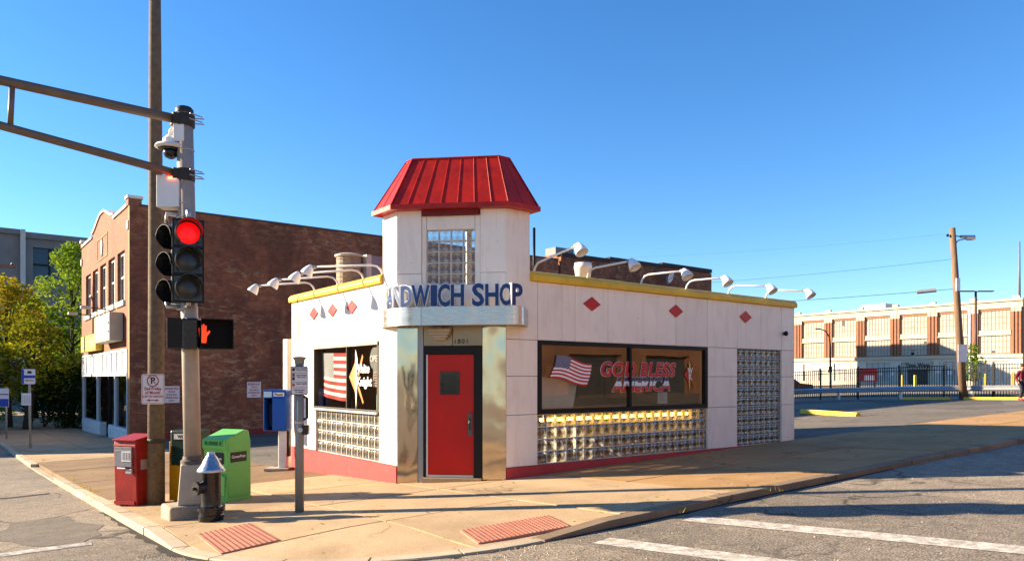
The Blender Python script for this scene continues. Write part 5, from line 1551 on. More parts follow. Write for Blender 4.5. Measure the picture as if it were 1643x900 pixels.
# grey concrete block far up the left-hand street
gb_ = thing("grey_office_block", "grey concrete office block far behind the trees", "building")
g1 = MB(); wallx(g1, 95, 96, -22, 30, -2, 18.6, [(2.6, 6.2, 13.4, 17.3)]); g1.box(-22, 96, -2, 30, 118, 18.5)
g1.build("wall", grey_conc, gb_)
MB().box(-22, 94.6, 18.6, 1.3, 95.4, 19.2).build("cornice", grey_conc, gb_); MB().box(1.3, 94.3, -2, 1.8, 94.99, 19.2).build("pilaster", mat("pilaster_pale", (.50, .48, .44), .8), gb_)
MB().box(1.8, 94.7, 18.3, 30, 95.0, 19.0).build("cornice", grey_conc, gb_); MB().box(11.2, 97, 18.5, 22, 104, 20.0).build("roof_room", grey_conc, gb_)
MB().quad((2.6, 95.4, 13.4), (6.2, 95.4, 13.4), (6.2, 95.4, 17.3), (2.6, 95.4, 17.3)).build("window", mat("sky_glass", (.03, .05, .08), .04), gb_)
wm = MB(); wm.box(4.2, 95.2, 13.4, 4.4, 95.39, 17.3); wm.box(2.6, 95.2, 15.2, 4.2, 95.39, 15.4); wm.build("window_frame", black_metal, gb_)

# ------------------------------------------------------------------ trees and shrubs
leaf_green = leaf_mat("leaves_green", [(.05, .10, .010), (.12, .21, .016), (.24, .35, .03), (.42, .45, .04)])
leaf_gold = leaf_mat("leaves_gold", [(.10, .14, .010), (.26, .28, .020), (.46, .38, .03), (.54, .30, .025)])
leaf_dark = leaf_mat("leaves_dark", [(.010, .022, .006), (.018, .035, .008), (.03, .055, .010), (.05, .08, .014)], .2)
leaf_lime = leaf_mat("leaves_lime", [(.06, .12, .012), (.14, .24, .02), (.24, .34, .03), (.34, .40, .05)])
def leaves(name, mt, par, clumps, per, size, seed, flat=.75):
    rr = random.Random(seed); V = []; F = []; tone = []
    for (cx, cy, cz, cr, tn) in clumps:
        for _ in range(int(per * (cr ** 1.4))):
            while True:
                p = Vector((rr.uniform(-1, 1), rr.uniform(-1, 1), rr.uniform(-1, 1)))
                if p.length <= 1: break
            p = p.normalized() * (p.length ** .55)
            q = Vector((cx + p.x * cr, cy + p.y * cr, cz + p.z * cr * flat))
            s = size * rr.uniform(.6, 1.3)
            a = Vector((rr.gauss(0, 1), rr.gauss(0, 1), rr.gauss(0, .6))).normalized()
            b = a.cross(Vector((rr.gauss(0, 1), rr.gauss(0, 1), rr.gauss(0, 1)))).normalized()
            k = len(V)
            V += [q - a * s, q + b * s * .45 + a * s * .1, q + a * s, q - b * s * .45 + a * s * .1]
            F.append((k, k + 1, k + 2, k + 3)); tone.append(max(0, min(1, tn + rr.gauss(0, .16))))
    me = bpy.data.meshes.new(name); me.from_pydata(V, [], F)
    at = me.attributes.new("tone", 'FLOAT', 'FACE'); at.data.foreach_set("value", tone)
    me.materials.append(mt); me.update()
    return link(name, me, par)
def tree(name, label, x, y, h, cr, trunk_h, mt, seed, nclump=60, per=130, size=.13, rt=.16, tone=.5, lean=(0, 0)):
    rr = random.Random(seed); zb = gz(x, y) - .05
    t = thing(name, label, "tree", (x, y, zb), group="street trees")
    m = MB(); top = Vector((lean[0], lean[1], h * .88))
    m.tube([(0, 0, -.1), (lean[0] * .2, lean[1] * .2, trunk_h * .5), (lean[0] * .4, lean[1] * .4, trunk_h), top * .7, top], [rt * 1.25, rt, rt * .85, rt * .5, rt * .1], 9)
    cl = []
    for i in range(nclump):
        f = (i + .5) / nclump
        z = trunk_h * .8 + (h - trunk_h * .8) * f
        prof = math.sin(PI * min(.97, max(.06, .16 + .80 * f))) ** .7
        if f > .6: prof *= 1 - .45 * (f - .6) / .4
        a = rr.uniform(0, 2 * PI); rad = cr * prof * math.sqrt(rr.uniform(.08, 1))
        c = Vector((lean[0] * .6 + rad * math.cos(a), lean[1] * .6 + rad * math.sin(a), z + rr.uniform(-.3, .3)))
        crr = rr.uniform(.45, .95) * (.75 + .1 * cr)
        cl.append((c.x, c.y, c.z, crr, tone + rr.uniform(-.25, .25) + .18 * (f - .5)))
        if i % 3 == 0:
            b0 = top * min(.9, max(.35, (z - .8) / h * .9)); m.tube([b0, (b0 + c) / 2 + Vector((0, 0, -.15)), c], [rt * .38, rt * .22, rt * .06], 6)
    m.build("trunk", bark, t, smooth=True)
    leaves("crown", mt, t, cl, per, size, seed + 1)
    return t
tree("street_tree", "tall green tree beside the brick building's far end", .75, 46.5, 11.6, 2.7, 2.6, leaf_green, 11, 80, 150, .14, .17, .55)
tree("street_tree", "golden autumn tree at the left edge behind the bus stop", -2.9, 43.0, 8.5, 2.5, 2.4, leaf_gold, 23, 70, 150, .13, .16, .5, (-.2, .3))
tree("street_tree", "dark-trunked green and gold tree leaning over the pavement", -2.3, 39.6, 6.1, 2.2, 2.9, leaf_gold, 31, 45, 130, .12, .2, .28, (.8, .2))
tree("street_tree", "dense green tree in the gap behind the golden tree", -.6, 55.0, 8.6, 3.2, 1.6, leaf_green, 47, 60, 130, .16, .18, .3)
def shrub(label, x, y, r, h, mt, seed, n=14, per=170, tone=.4, grp="shrubs down the left-hand street"):
    rr = random.Random(seed); zb = gz(x, y) - .03
    t = thing("shrub", label, "shrub", (x, y, zb), group=grp)
    cl = [(rr.uniform(-r, r) * .8, rr.uniform(-r, r) * .8, rr.uniform(.08, 1) * h * .85, rr.uniform(.4, .7) * min(r, h) * .9, tone + rr.uniform(-.2, .2)) for _ in range(n)]
    m = MB()
    for c in cl[:6]: m.tube([(0, 0, -.05), (c[0] * .4, c[1] * .4, c[2] * .5), c[:3]], [.04, .03, .01], 5)
    m.build("stems", bark, t)
    leaves("foliage", mt, t, cl, per, .09, seed)
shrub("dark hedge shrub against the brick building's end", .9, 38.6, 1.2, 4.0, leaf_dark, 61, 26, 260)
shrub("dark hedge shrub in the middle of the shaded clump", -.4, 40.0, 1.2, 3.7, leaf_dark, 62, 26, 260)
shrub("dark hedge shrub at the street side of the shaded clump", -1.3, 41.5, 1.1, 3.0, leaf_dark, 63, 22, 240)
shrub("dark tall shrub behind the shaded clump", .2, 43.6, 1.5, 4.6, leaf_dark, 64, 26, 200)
shrub("bright lime shrub in the sun between the trunks", -3.2, 50.0, 1.1, 1.9, leaf_lime, 65, 14, 200, .6)

# weeds in the pavement joints
rr = random.Random(77); V = []; F = []; tone = []
for cx, cy, n in ((-3.90, 5.6, 60), (-3.92, 6.9, 40), (-4.16, 4.2, 26), (-3.7, 16.1, 40), (-.03, 4.0, 10), (-3.85, 8.4, 40), (1.6, -.05, 8), (2.6, -3.85, 24), (.6, -3.82, 10)):
    for _ in range(n):
        x_, y_ = cx + rr.gauss(0, .05), cy + rr.gauss(0, .28); z_ = side_z(x_, y_) - .02
        a = rr.uniform(0, 2 * PI); h_ = rr.uniform(.03, .09); d_ = Vector((math.cos(a), math.sin(a), 0)); k = len(V); b_ = Vector((x_, y_, z_))
        V += [b_ - d_ * .006, b_ + d_ * .006, b_ + d_ * .03 + Vector((rr.uniform(-.03, .03), rr.uniform(-.03, .03), h_))]; F.append((k, k + 1, k + 2)); tone.append(rr.uniform(.2, 1))
me = bpy.data.meshes.new("weeds"); me.from_pydata(V, [], F); at = me.attributes.new("tone", 'FLOAT', 'FACE'); at.data.foreach_set("value", tone); me.materials.append(leaf_gold)
tag(link("weeds", me), "dry weeds growing along the kerb and joints", "weeds", kind="stuff")
# fallen leaves
V = []; F = []; tone = []
for _ in range(260):
    if rr.random() < .55: x_, y_ = -3.95 + abs(rr.gauss(0, .5)), rr.uniform(-1, 22)
    elif rr.random() < .5: x_, y_ = rr.uniform(-2, 12), -3.85 + abs(rr.gauss(0, .45))
    else: x_, y_ = rr.uniform(-3.5, -.2), rr.uniform(-3, 6)
    if math.hypot(min(0, x_ - CC[0]), min(0, y_ - CC[1])) > CR - .25 or (x_ > -.1 and y_ > -.1): continue
    z_ = side_z(x_, y_) + .008; a = rr.uniform(0, 2 * PI); s = rr.uniform(.012, .032); k = len(V)
    u_, v_ = Vector((math.cos(a), math.sin(a), rr.uniform(-.2, .2))) * s, Vector((-math.sin(a), math.cos(a), rr.uniform(-.2, .4))) * s * .6; o_ = Vector((x_, y_, z_))
    V += [o_ - u_, o_ + v_, o_ + u_, o_ - v_]; F.append((k, k + 1, k + 2, k + 3)); tone.append(rr.uniform(.3, 1))
me = bpy.data.meshes.new("fallen_leaves"); me.from_pydata(V, [], F); at = me.attributes.new("tone", 'FLOAT', 'FACE'); at.data.foreach_set("value", tone); me.materials.append(leaf_gold)
tag(link("fallen_leaves", me), "dry fallen leaves scattered on the pavement", "leaves", kind="stuff")
# grit and stones along the gutter
V = []; F = []
for _ in range(900):
    a = rr.uniform(0, PI / 2); 
    if rr.random() < .5: x_, y_ = CC[0] - (CR + abs(rr.gauss(0, .28)) + .02) * math.cos(a), CC[1] - (CR + abs(rr.gauss(0, .28)) + .02) * math.sin(a)
    else: x_, y_ = rr.uniform(-8, 6), rr.uniform(-8.5, -4.2)
    s = rr.uniform(.004, .013); z_ = road_z(x_, y_); k = len(V)
    V += [(x_ + s, y_, z_), (x_ - s * .5, y_ + s * .8, z_), (x_ - s * .5, y_ - s * .8, z_), (x_, y_, z_ + s)]; F += [(k, k + 1, k + 3), (k + 1, k + 2, k + 3), (k + 2, k, k + 3)]
me = bpy.data.meshes.new("gravel"); me.from_pydata(V, [], F); me.materials.append(mat("grit", (.34, .28, .21), .9, 0, .4, 30))
tag(link("gravel", me), "loose grit along the gutter", "gravel", kind="stuff")

# ------------------------------------------------------------------ parking lot, guardrail, fence
def lz(x, y): return gz(x, y) - .012
t = thing("wheel_stop", "yellow concrete wheel stop in the parking lot", "wheel stop", (20.57, 5.16, lz(20.57, 5.16)), math.atan2(3.67 - 6.64, 19.94 - 21.2))
prof = [(-.12, 0), (-.11, .10), (-.06, .17), (.06, .17), (.11, .10), (.12, 0)]
MB().extr([(-1.6, a, b) for a, b in prof], (3.2, 0, 0)).build("block", yellow_paint, t, bevel=.02)
for k in (-1.1, 1.1): MB().lathe([(.02, .165), (.03, .175), (.01, .18)], (k, 0, 0), 8).build("pin", alu_dull, t)
for i, (a, b, lab) in enumerate(((-9, 7.0, "yellow kerb right of the leaning wooden pole"), (7.7, 10.2, "short yellow kerb left of the leaning wooden pole"))):
    t = thing("yellow_kerb", lab, "kerb", group="yellow kerbs before the guardrail")
    m = MB(); n = max(2, int((b - a) / 2)); P = []
    for k in range(n + 1):
        yk = a + (b - a) * k / n; z_ = lz(37.6, yk); P += [(37.5, yk, z_ - .1), (37.5, yk, z_ + .13), (37.72, yk, z_ + .13), (37.72, yk, z_ - .1)]
    m.add(P, [(4 * k + j, 4 * k + 4 + j, 4 * k + 4 + (j + 1) % 4, 4 * k + (j + 1) % 4) for k in range(n) for j in range(4)] + [(0, 1, 2, 3), tuple(4 * n + j for j in (3, 2, 1, 0))])
    m.build("kerb_block", yellow_paint, t)
t = thing("guardrail", "galvanised W-beam guardrail along the far side of the parking lot", "guardrail")
prof = [(0, .0), (-.05, .04), (-.08, .08), (-.05, .12), (0, .155), (-.05, .19), (-.08, .23), (-.05, .27), (0, .31)]
y = -12.0
while y < 40:
    e = y + 3.8; m = MB(); P = []
    for yk in (y, e - .02):
        z_ = gz(38.5, yk) + .42
        P += [(38.5 + a, yk, z_ + b) for a, b in prof] + [(38.51 + a, yk, z_ + b) for a, b in prof]
    n = len(prof)
    m.add(P, [(k, k + 1, 2 * n + k + 1, 2 * n + k) for k in range(n - 1)] + [(n + k, 3 * n + k, 3 * n + k + 1, n + k + 1) for k in range(n - 1)] + [(0, 2 * n, 3 * n, n), (n - 1, 2 * n - 1, 4 * n - 1, 3 * n - 1)])
    m.build("rail", steel_blue, t, auto=30)
    z_ = gz(38.5, y); MB().box(38.52, y - .07, z_ - .15, 38.66, y + .07, z_ + .70).build("post", steel_blue, t)
    y = e
t = thing("iron_fence", "black iron picket fence behind the guardrail", "fence")
pk = MB(); y = -14.0; FX = 41.0
def fz(yv): return gz(FX, yv) - .1
while y < 40:
    z_ = fz(y); pk.box(FX - .018, y - .018, z_ + .12, FX + .018, y + .018, z_ + 2.0); y += .14
tag(pk.build("pickets", fence_black, t), kind="stuff")
y = -14.0
while y < 40:
    z_, z2 = fz(y), fz(y + 2.6)
    MB().box(FX - .045, y - .045, z_ - .1, FX + .045, y + .045, z_ + 2.12).build("post", fence_black, t)
    for h in (.2, 1.72, 1.95): MB().add([(FX - .02, y, z_ + h), (FX + .02, y, z_ + h), (FX + .02, y + 2.6, z2 + h), (FX - .02, y + 2.6, z2 + h), (FX - .02, y, z_ + h + .04), (FX + .02, y, z_ + h + .04), (FX + .02, y + 2.6, z2 + h + .04), (FX - .02, y + 2.6, z2 + h + .04)], [(0, 3, 2, 1), (4, 5, 6, 7), (0, 1, 5, 4), (1, 2, 6, 5), (2, 3, 7, 6), (3, 0, 4, 7)]).build("rail", fence_black, t)
    y += 2.6
# leaning utility pole with lamp and wires
ub, ut = Vector((38.0, 7.2, gz(38, 7.2))), Vector((37.55, 7.58, 9.85))
t = thing("utility_pole", "leaning brown wooden utility pole with street lamp", "pole", ub)
d = ut - ub
MB().tube([Vector((0, 0, 0)) - d * .03, d * .5, d], [.21, .18, .15], 14).build("pole", wood_pole, t, smooth=True)
nC = -FC
MB().obox(d * .265 + nC * .2 - FR * .24 + UP * -.45, FR, FC, UP, .48, .02, .95).build("notice_plate", dec_white, t)
MB().obox(d * .63 + nC * .19 - FR * .12, FR, FC, UP, .22, .06, .7).build("marker_plate", dec_white, t)
MB().tube([d * .89, d * .90 + FR * .25 + UP * .25, d * .90 + FR * .75 + UP * .38], .04, 8).build("lamp_arm", alu, t, smooth=True)
MB().lathe([(.03, 0), (.16, .12), (.17, .35), (.1, .55), (.02, .58)], (0, 0, 0), 14).build("street_lamp", white_plastic, t, smooth=True)
lo = t.children[-1]
for o in t.children:
    if o.name.startswith("street_lamp"): o.location = d * .90 + FR * .62 + UP * .36; o.rotation_euler = (R(90), 0, R(52.4)); o.scale = (1, .6, 1)
MB().tube([d * .955, d * .95 + FR * .55], .03, 8).build("lamp_arm", black_metal, t); MB().obox(d * .95 + FR * .4 - UP * .06 - FC * .08, FR, FC, UP, .8, .16, .14).build("flood_lamp", alu_dull, t, bevel=.03)
MB().lathe([(.05, 0), (.08, .06), (.04, .14)], tuple(d * .95 - FR * .28), 10).build("insulator", black_gloss, t)
def wire(p, q, sag, r, lab):
    p, q = Vector(p), Vector(q)
    t = thing("overhead_wire", lab, "wire", group="overhead wires")
    MB().tube([p + (q - p) * (k / 16) - UP * sag * 4 * (k / 16) * (1 - k / 16) for k in range(17)], r, 5).build("wire", mat("wire_black", (.02, .02, .022), .6), t, smooth=True)
uw = ub
wire(uw + d * .82, (22, 48, 9.4), .9, .008, "thin wire from the middle of the leaning pole")
wire(uw + d * .97, (22, 49, 12.6), 1.0, .003, "thin wire from the top of the leaning pole")
wire(uw + d * .645, (20, 46, 7.2), .6, .013, "thick lower cable from the leaning pole")
t = thing("cable_splice_box", "small splice case hanging on the lower cable", "splice box")
c0 = uw + d * .645 + Vector((-.40, .85, -.02)); MB().tube([c0, c0 + Vector((-.4, .85, -.06))], .11, 10).build("case", alu_dull, t, auto=40)
# lamp posts beyond the fence
t = thing("parking_lot_lamp", "dark lamp post with two flat heads in the far yard", "lamp post", (76.8, 21.0, gz(76.8, 21) - .11))
MB().tube([(0, 0, 0), (0, 0, 9.9)], [.16, .11], 10).build("post", mat("post_brown", (.10, .045, .03), .5), t, smooth=True)
for s_ in (-1, 1): MB().obox(Vector((0, 0, 9.85)) + FR * (.15 if s_ > 0 else -1.75) - FC * .2, FR, FC, UP, 1.6, .4, .10).build("lamp_head", black_metal, t, bevel=.03)
MB().box(-.25, -.25, -.1, .25, .25, .5).build("footing", conc_block, t)
t = thing("white_yard_pole", "slim white pole beside the two-headed lamp", "pole", (73.0, 20.1, gz(73, 20.1) - .11)); MB().tube([(0, 0, 0), (0, 0, 7.9)], .11, 10).build("post", white_paint, t, smooth=True)
MB().lathe([(.12, 0), (.14, .08), (.03, .14)], (0, 0, 7.9), 10).build("finial", white_paint, t)
t = thing("curved_street_lamp", "dark curved-arm street lamp before the factory", "lamp post", (65.2, 30.0, gz(65, 30) - .11))
MB().tube([(0, 0, 0), (0, 0, 4.6), Vector((0, 0, 5.6)) - FR * .1, Vector((0, 0, 6.2)) - FR * .5, Vector((0, 0, 6.4)) - FR * 1.1], [.11, .09, .07, .06, .05], 8).build("post", black_metal, t, smooth=True)
MB().obox(Vector((0, 0, 6.33)) - FR * 1.5 - FC * .12, FR, FC, UP, .5, .24, .12).build("lamp_head", black_metal, t, bevel=.03)
MB().obox(Vector((-.2, 0, 2.0)), FR, FC, UP, .3, .2, .6).build("junction_box", black_metal, t)

# ------------------------------------------------------------------ old factory across the yard
FX0 = 132.5; fy0, fy1 = 34.9, 112.0; ft = 14.7
fac = thing("old_factory", "long cream and brick factory with boarded windows beyond the fence", "building")
bays = [36.68 + 6.47 * k for k in range(12)]
m = MB(); m.box(FX0 + .6, fy0, 0, FX0 + 30, fy1, ft - .4); m.build("body", brick_far, fac)
m = MB(); wally(m, FX0 + .15, FX0 + .6, fy0, fy1, 0, 5.1, [(a, a + 4.43, 1.2, 4.6) for a in bays]); m.build("ground_floor_wall", mat("ground_floor_cream", (.62, .57, .47), .75, 0, .08, .8, dirt=.2), fac)
m = MB(); wally(m, FX0 + .2, FX0 + .6, fy0, fy1, 5.7, 13.3, [(a, a + 4.43, 5.87, 12.9) for a in bays]); m.build("upper_wall", pier_far, fac)
MB().box(FX0 - .15, fy0 - .1, 5.1, FX0 + .6, fy1, 5.7).build("string_course", stone_far, fac)
MB().box(FX0 + .05, fy0 - .05, 13.3, FX0 + .6, fy1, 14.35).build("frieze", stone_far, fac)
MB().box(FX0 - .25, fy0 - .2, 14.35, FX0 + .6, fy1, 14.7).build("cornice", stone_far, fac)
pier_mesh = None
for k, a in enumerate([36.68 - 1.9] + [b + 4.43 for b in bays[:-1]]):
    p0, p1 = (a + .15, a + 1.85) if k else (34.95, 36.5)
    q = MB()
    for j in range(3): w_ = (p1 - p0) / 3; q.box(FX0 + .0, p0 + w_ * j + .10, 5.7, FX0 + .2, p0 + w_ * (j + 1) - .10, 12.6)
    q.build("pier", pier_far, fac)
    q = MB()
    for j in range(3): w_ = (p1 - p0) / 3; q.box(FX0 - .08, p0 + w_ * j + .05, 12.6, FX0 + .2, p0 + w_ * (j + 1) - .05, 13.3)
    q.build("capital", stone_far, fac)
    MB().box(FX0 - .02, (p0 + p1) / 2 - .35, 13.55, FX0 + .05, (p0 + p1) / 2 + .35, 14.05).build("medallion", stone_far, fac)
    MB().box(FX0 - .1, (p0 + p1) / 2 - .5, ft, FX0 + .5, (p0 + p1) / 2 + .5, ft + .45).build("parapet_block", stone_far, fac)
rw = random.Random(4)
for a in bays:
    b = a + 4.43
    MB().box(FX0 + .1, a - .12, 8.95, FX0 + .6, b + .12, 9.70).build("spandrel", stone_far, fac)
    MB().box(FX0 + .02, a - .2, 8.82, FX0 + .2, b + .2, 8.98).build("spandrel_sill", stone_far, fac)
    for (z0_, z1_) in ((5.87, 8.82), (9.75, 12.9)):
        w_ = MB().box(FX0 + .33, a, z0_, FX0 + .45, b, z1_).build("window", panel_far, fac)
        g = MB()
        for j in range(1, 8): g.box(FX0 + .29, a + 4.43 * j / 8 - .03, z0_, FX0 + .33, a + 4.43 * j / 8 + .03, z1_)
        for j in range(1, 3): g.box(FX0 + .285, a, z0_ + (z1_ - z0_) * j / 3 - .03, FX0 + .328, b, z0_ + (z1_ - z0_) * j / 3 + .03)
        g.build("muntin", mat("muntin", (.24, .19, .13), .7), w_)
        for _ in range(rw.choice((0, 1, 2, 3))):
            ci, cj = rw.randrange(8), rw.randrange(3); ya, za = a + 4.43 * ci / 8 + .05, z0_ + (z1_ - z0_) * cj / 3 + .05
            MB().box(FX0 + .315, ya, za, FX0 + .332, ya + .45, za + (z1_ - z0_) / 3 - .1 if rw.random() < .6 else za + .4).build("pane", mat("odd_pane_%d" % rw.randrange(3), ((.05, .05, .06), (.30, .26, .20), (.55, .52, .47))[rw.randrange(3)], .5), w_)
    w_ = MB().box(FX0 + .36, a, 1.2, FX0 + .45, b, 4.6).build("window", mat("ground_glazing", (.50, .48, .44), .5, rnd=.08), fac)
    g = MB()
    for j in range(1, 4): g.box(FX0 + .32, a + 4.43 * j / 4 - .04, 1.2, FX0 + .36, a + 4.43 * j / 4 + .04, 4.6)
    g.box(FX0 + .325, a, 3.0, FX0 + .358, b, 3.1); g.build("muntin", mat("muntin_g", (.30, .27, .22), .7), w_)
# entrance with dark doorway and lettered board
MB().box(FX0 - .25, 49.4, .4, FX0 + .14, 52.6, 3.3).build("doorway", int_dark, fac)
MB().box(FX0 - .5, 48.6, 3.35, FX0 + .1, 53.2, 4.75).build("entrance_board", mat("board_tan", (.42, .37, .28), .6), fac)
text("board_text", "Time Warp", 1.1, sign_black, fac, frame_m((FX0 - .52, 50.9, 4.0), (0, -1, 0), (-1, 0, 0)), .03, .03, width=4.2)
for y_, z_ in ((51.3, 2.6), (50.0, 2.6), (47.2, 2.5), (45.3, 2.3), (55.3, 2.2), (57.4, 2.2)): MB().box(FX0 + .0, y_, z_, FX0 + .14, y_ + (.9 if y_ < 50 else .6), z_ + .7).build("notice", dec_white, fac)
MB().box(FX0 + 8, 60.7, ft - .5, FX0 + 14, 65.4, 16.4).build("roof_room", mat("roof_white", (.72, .68, .6), .6), fac)
MB().tube([(FX0 + 1, 35.6, ft - .5), (FX0 + 1, 35.6, 24.0)], [.2, .12], 8).build("mast", mat("mast_grey", (.16, .15, .15), .5), fac, smooth=True)
# unseen block behind the brick one, added to shade the factory's middle bays
wh = thing("shadow_block", "added shadow-casting block hidden behind the dark brick block", "building")
MB().box(94, 77, 0, 105, 91.5, 21.4).build("wall", grey_conc, wh); MB().box(93.8, 76.8, 21.4, 105.2, 91.7, 21.7).build("roof_edge", grey_conc, wh)
for k in range(5): MB().box(105, 78 + k * 2.7, 14, 105.05, 80 + k * 2.7, 17).build("window", lens_off, wh)
# planter tree, bollards
t = thing("potted_tree", "small leafy tree in a pale planter beyond the fence", "planter", (71.5, 19.3, gz(71.5, 19.3) - .11))
MB().lathe([(.42, 0), (.5, .8), (.52, .85), (.45, .85)], n=14).build("planter", mat("planter_pale", (.55, .46, .38), .8), t, auto=40)
MB().tube([(0, 0, .8), (0, 0, 3.2)], [.06, .03], 6).build("trunk", bark, t)
rr = random.Random(9)
leaves("crown", leaf_green, t, [(rr.uniform(-.5, .5), rr.uniform(-.5, .5), 1.4 + .45 * k, .75 - .05 * k, .3) for k in range(7)], 160, .16, 12)
for (x_, y_, lab) in ((88, 33.4, "left yellow bollard by the dark factory doorway"), (87, 31.4, "right yellow bollard by the dark factory doorway"), (80, 21.3, "yellow bollard right of the potted tree"), (66, 14.1, "yellow bollard at the right edge beyond the fence")):
    t = thing("bollard", lab, "bollard", (x_, y_, gz(x_, y_) - .11), group="yellow bollards before the factory")
    MB().lathe([(.16, 0), (.16, 1.45), (.14, 1.53), (.05, 1.58)], n=12).build("post", mat("bollard_yellow", (.75, .48, .03), .5), t, auto=40)
    MB().lathe([(.22, 0), (.22, .05)], n=12).build("base_plate", alu_dull, t)
t = thing("red_yard_sign", "red notice board behind the fence before the factory", "sign", (66.5, 26.8, gz(66, 27) - .11), RZC)
MB().box(-1.0, -.05, 1.0, .9, .05, 2.3).build("board", mat("board_red", (.40, .02, .02), .5), t); MB().box(-.4, -.07, 1.1, .6, -.051, 1.6).build("panel", dec_white, t)
for k in (-.8, .7): MB().tube([(k, .08, 0), (k, .08, 2.2)], .05, 6).build("leg", black_metal, t)

# ------------------------------------------------------------------ dark SUV beyond the fence
t = thing("parked_suv", "dark SUV parked beyond the fence, half hidden by the shop", "car", (58.9, 31.0, gz(59, 31) - .11), RZC + PI)
prof = [(-2.3, .35), (-2.32, .75), (-2.22, 1.0), (-1.05, 1.12), (-.35, 1.66), (.3, 1.74), (1.7, 1.70), (2.1, 1.45), (2.28, 1.05), (2.32, .6), (2.25, .35)]
suvp = mat("suv_paint", (.018, .017, .018), .22, .3, coat=.6)
m = MB(); P = []
for s_, k in ((-.92, .80), (-.86, 1.0), (.86, 1.0), (.92, .80)):
    for a, b in prof: P.append((a * (1 if abs(s_) < .9 else .985), s_ * (1 - .16 * max(0, b - 1.05)), b if abs(s_) < .9 else .35 + (b - .35) * .97))
n = len(prof)
m.add(P, [(j * n + i, j * n + (i + 1) % n, (j + 1) * n + (i + 1) % n, (j + 1) * n + i) for j in range(3) for i in range(n)] + [tuple(range(n))[::-1], tuple(3 * n + i for i in range(n))])
body = m.build("body", suvp, t, auto=35)
sg = mat("suv_glass", (.03, .035, .04), .05)
for s_ in (-1, 1):
    for pts in (((-.72, 1.14), (-.22, 1.56), (.28, 1.62), (.28, 1.14)), ((.36, 1.14), (.36, 1.62), (1.15, 1.62), (1.15, 1.14)), ((1.23, 1.14), (1.23, 1.62), (1.68, 1.60), (1.98, 1.22))):
        MB().extr([(a, s_ * (.935 - .155 * (b - 1.05)), b) for a, b in pts], (0, s_ * .012, 0)).build("side_window", sg, body)
    MB().box(2.2, s_ * .62 - .12, .95, 2.335, s_ * .62 + .12, 1.2).build("tail_light", dec_red, t); MB().box(-2.335, s_ * .62 - .16, .78, -2.2, s_ * .62 + .16, .95).build("headlight", dec_white, t)
MB().extr([(2.13, -.62, 1.45), (2.13, .62, 1.45), (2.29, .70, 1.08), (2.29, -.70, 1.08)], (.02, 0, 0)).build("rear_window", sg, body)
for a in (-1.42, 1.42):
    for s_ in (-1, 1):
        w_ = MB().lathe([(.22, -.11), (.34, -.10), (.36, -.06), (.36, .06), (.34, .10), (.22, .11)], (a, s_ * .84, .36), 20, axis='y').build("wheel", black_metal, t, auto=40)
        MB().lathe([(.05, -.02), (.21, -.01), (.21, .01), (.05, .02)], (a, s_ * .95, .36), 14, axis='y').build("rim", alu, w_)
# ------------------------------------------------------------------ person walking at the right edge
pz = gz(36.2, 3.86)
t = thing("person", "person in a maroon top and dark trousers at the right edge", "person", (36.2, 3.86, pz - .012), R(150))
def skin(name, verts, edges, rad, mt, par, root=0, sub=2):
    me = bpy.data.meshes.new(name); me.from_pydata([Vector(v) for v in verts], edges, [])
    o = link(name, me, par); s = o.modifiers.new("skin", 'SKIN'); s.use_smooth_shade = True
    sv = me.skin_vertices[0].data
    for i, r_ in enumerate(rad): sv[i].radius = (r_, r_) if not hasattr(r_, '__len__') else r_; sv[i].use_root = (i == root)
    q = o.modifiers.new("sub", 'SUBSURF'); q.levels = sub; q.render_levels = sub
    me.materials.append(mt); return o
vb = [(0, 0, .95), (0, .0, 1.12), (0, .01, 1.32), (0, .02, 1.45), (0, .03, 1.53), (0, .05, 1.62), (0, .05, 1.72),
      (.09, 0, .90), (.11, .14, .50), (.10, .02, .10), (.10, .15, .04), (-.09, 0, .90), (-.11, -.05, .49), (-.10, -.26, .13), (-.10, -.14, .05),
      (.19, 0, 1.40), (.25, -.10, 1.14), (.24, .06, .92), (.24, .10, .84), (-.19, 0, 1.40), (-.25, .06, 1.13), (-.22, .26, .99), (-.21, .33, .97)]
ed = [(0, 1), (1, 2), (2, 3), (3, 4), (4, 5), (5, 6), (0, 7), (7, 8), (8, 9), (9, 10), (0, 11), (11, 12), (12, 13), (13, 14), (3, 15), (15, 16), (16, 17), (17, 18), (3, 19), (19, 20), (20, 21), (21, 22)]
ra = [(.15, .11), (.13, .10), (.16, .11), (.12, .09), .055, .085, .075, .09, .062, .045, .04, .09, .062, .045, .04, .06, .045, .035, .04, .06, .045, .035, .04]
skinm = mat("skin_tone", (.42, .24, .16), .6)
skin("body", vb, ed, ra, skinm, t)
skin("trousers", [vb[i] for i in (0, 7, 8, 9, 11, 12, 13)], [(0, 1), (1, 2), (2, 3), (0, 4), (4, 5), (5, 6)], [(.165, .125), .105, .078, .062, .105, .078, .062], mat("trousers_dark", (.02, .02, .03), .8), t)
skin("jacket", [vb[i] for i in (0, 1, 2, 3, 15, 16, 17, 19, 20, 21)], [(0, 1), (1, 2), (2, 3), (3, 4), (4, 5), (5, 6), (3, 7), (7, 8), (8, 9)], [(.168, .128), (.15, .12), (.178, .13), (.13, .10), .075, .06, .048, .075, .06, .048], mat("jacket_maroon", (.16, .012, .03), .8), t, 2)
MB().lathe([(.04, .0), (.092, .03), (.10, .09), (.085, .14), (.03, .165)], (0, .04, 1.645), 16).build("hair", int_dark, t, smooth=True)
for a in (9, 13):
    v = vb[a]; MB().box(v[0] - .05, v[1] - .06, max(0, v[2] - .10), v[0] + .05, v[1] + .19, max(.09, v[2] - .01)).build("shoe", mat("shoe_red", (.4, .02, .02), .6), t, bevel=.03)
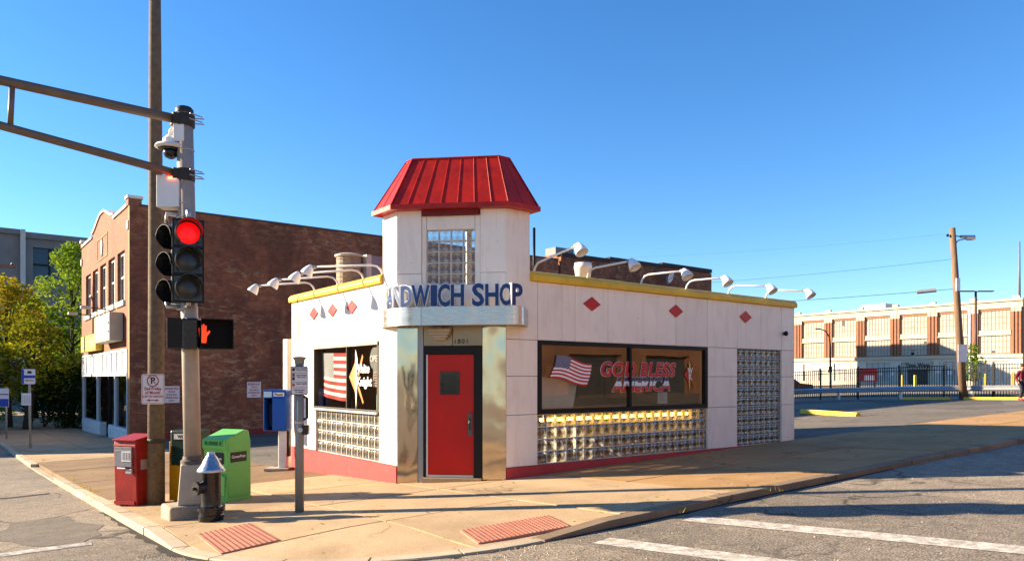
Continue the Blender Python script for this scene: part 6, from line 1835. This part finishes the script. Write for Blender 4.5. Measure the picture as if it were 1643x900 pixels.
f_ = MB(); f_.lathe([(.012, 0), (.02, .012), (.006, .03)], (0, .135, 1.655), 8); f_.build("nose", skinm, t)
for s_ in (-1, 1): MB().lathe([(.003, -.006), (.012, 0), (.003, .006)], (s_ * .032, .125, 1.69), 8, axis='y').build("eye", sign_black, t)
MB().box(-.028, .118, 1.605, .028, .128, 1.613).build("mouth", mat("lip", (.3, .08, .07), .6), t)

# ------------------------------------------------------------------ the other side of the street (mirrored in the shop's glass and steel)
ob = thing("opposite_brick_block", "sunlit brick block across the right-hand street", "building")
oy = -24.0
holes = [(a, a + 1.6, z, z + 2.1) for a in [4 + 3.4 * k for k in range(12)] for z in (4.6, 8.4)] + [(a, a + 4.6, .6, 3.2) for a in [4 + 6.8 * k for k in range(6)]]
m = MB(); wallx(m, oy - .5, oy, 2, 46, -.5, 12, holes); m.build("wall", brick_opp, ob)
for a, b, c, d in holes: MB().box(a, oy - .6, c, b, oy - .4, d).build("window", mat("opp_glass", (.05, .06, .07), .1), ob)
MB().box(1.8, oy - .6, 12, 46.2, oy + .15, 12.5).build("cornice", stone_cap, ob)
MB().box(2, oy - 14, -.5, 46, oy - .6, 11.8).build("body", brick_opp, ob)
for i in range(1, 1): pass
lw_ = thing("left_street_block", "brick block across the left-hand street", "building")
m = MB(); wally(m, -15.4, -15, 35.5, 76, -2, 9.0, [(34 + 3.2 * k, 35.6 + 3.2 * k, z, z + 1.9) for k in range(1, 12) for z in (.5, 4.6)]); m.build("wall", brick_front, lw_)
MB().box(-19, 35.5, -2, -15.5, 76, 8.8).build("body", brick_front, lw_); MB().box(-19, 35.4, 9.0, -14.9, 76, 9.2).build("coping", stone_cap, lw_)
for k in range(1, 12):
    for z in (.5, 4.6): MB().box(-15.45, 34 + 3.2 * k, z, -15.3, 35.6 + 3.2 * k, z + 1.9).build("window", mat("opp_glass", (.05, .06, .07), .1), lw_)
ow = thing("opposite_corner_house", "low pale building across the junction", "building")
m = MB(); wallx(m, -32.4, -32, -34, -9, -.5, 7.5, [(-32 + 4 * k, -29.6 + 4 * k, 1, 3.4) for k in range(6)]); m.build("wall", stone_far, ow)
for k in range(6): MB().box(-32 + 4 * k, -32.5, 1, -29.6 + 4 * k, -32.3, 3.4).build("window", mat("opp_glass", (.05, .06, .07), .1), ow)
MB().box(-34.2, -44, -.5, -8.8, -32.5, 7.4).build("body", stone_far, ow)
MB().box(-34.3, -44, 7.5, -8.7, -31.8, 7.9).build("roof_edge", stone_cap, ow)
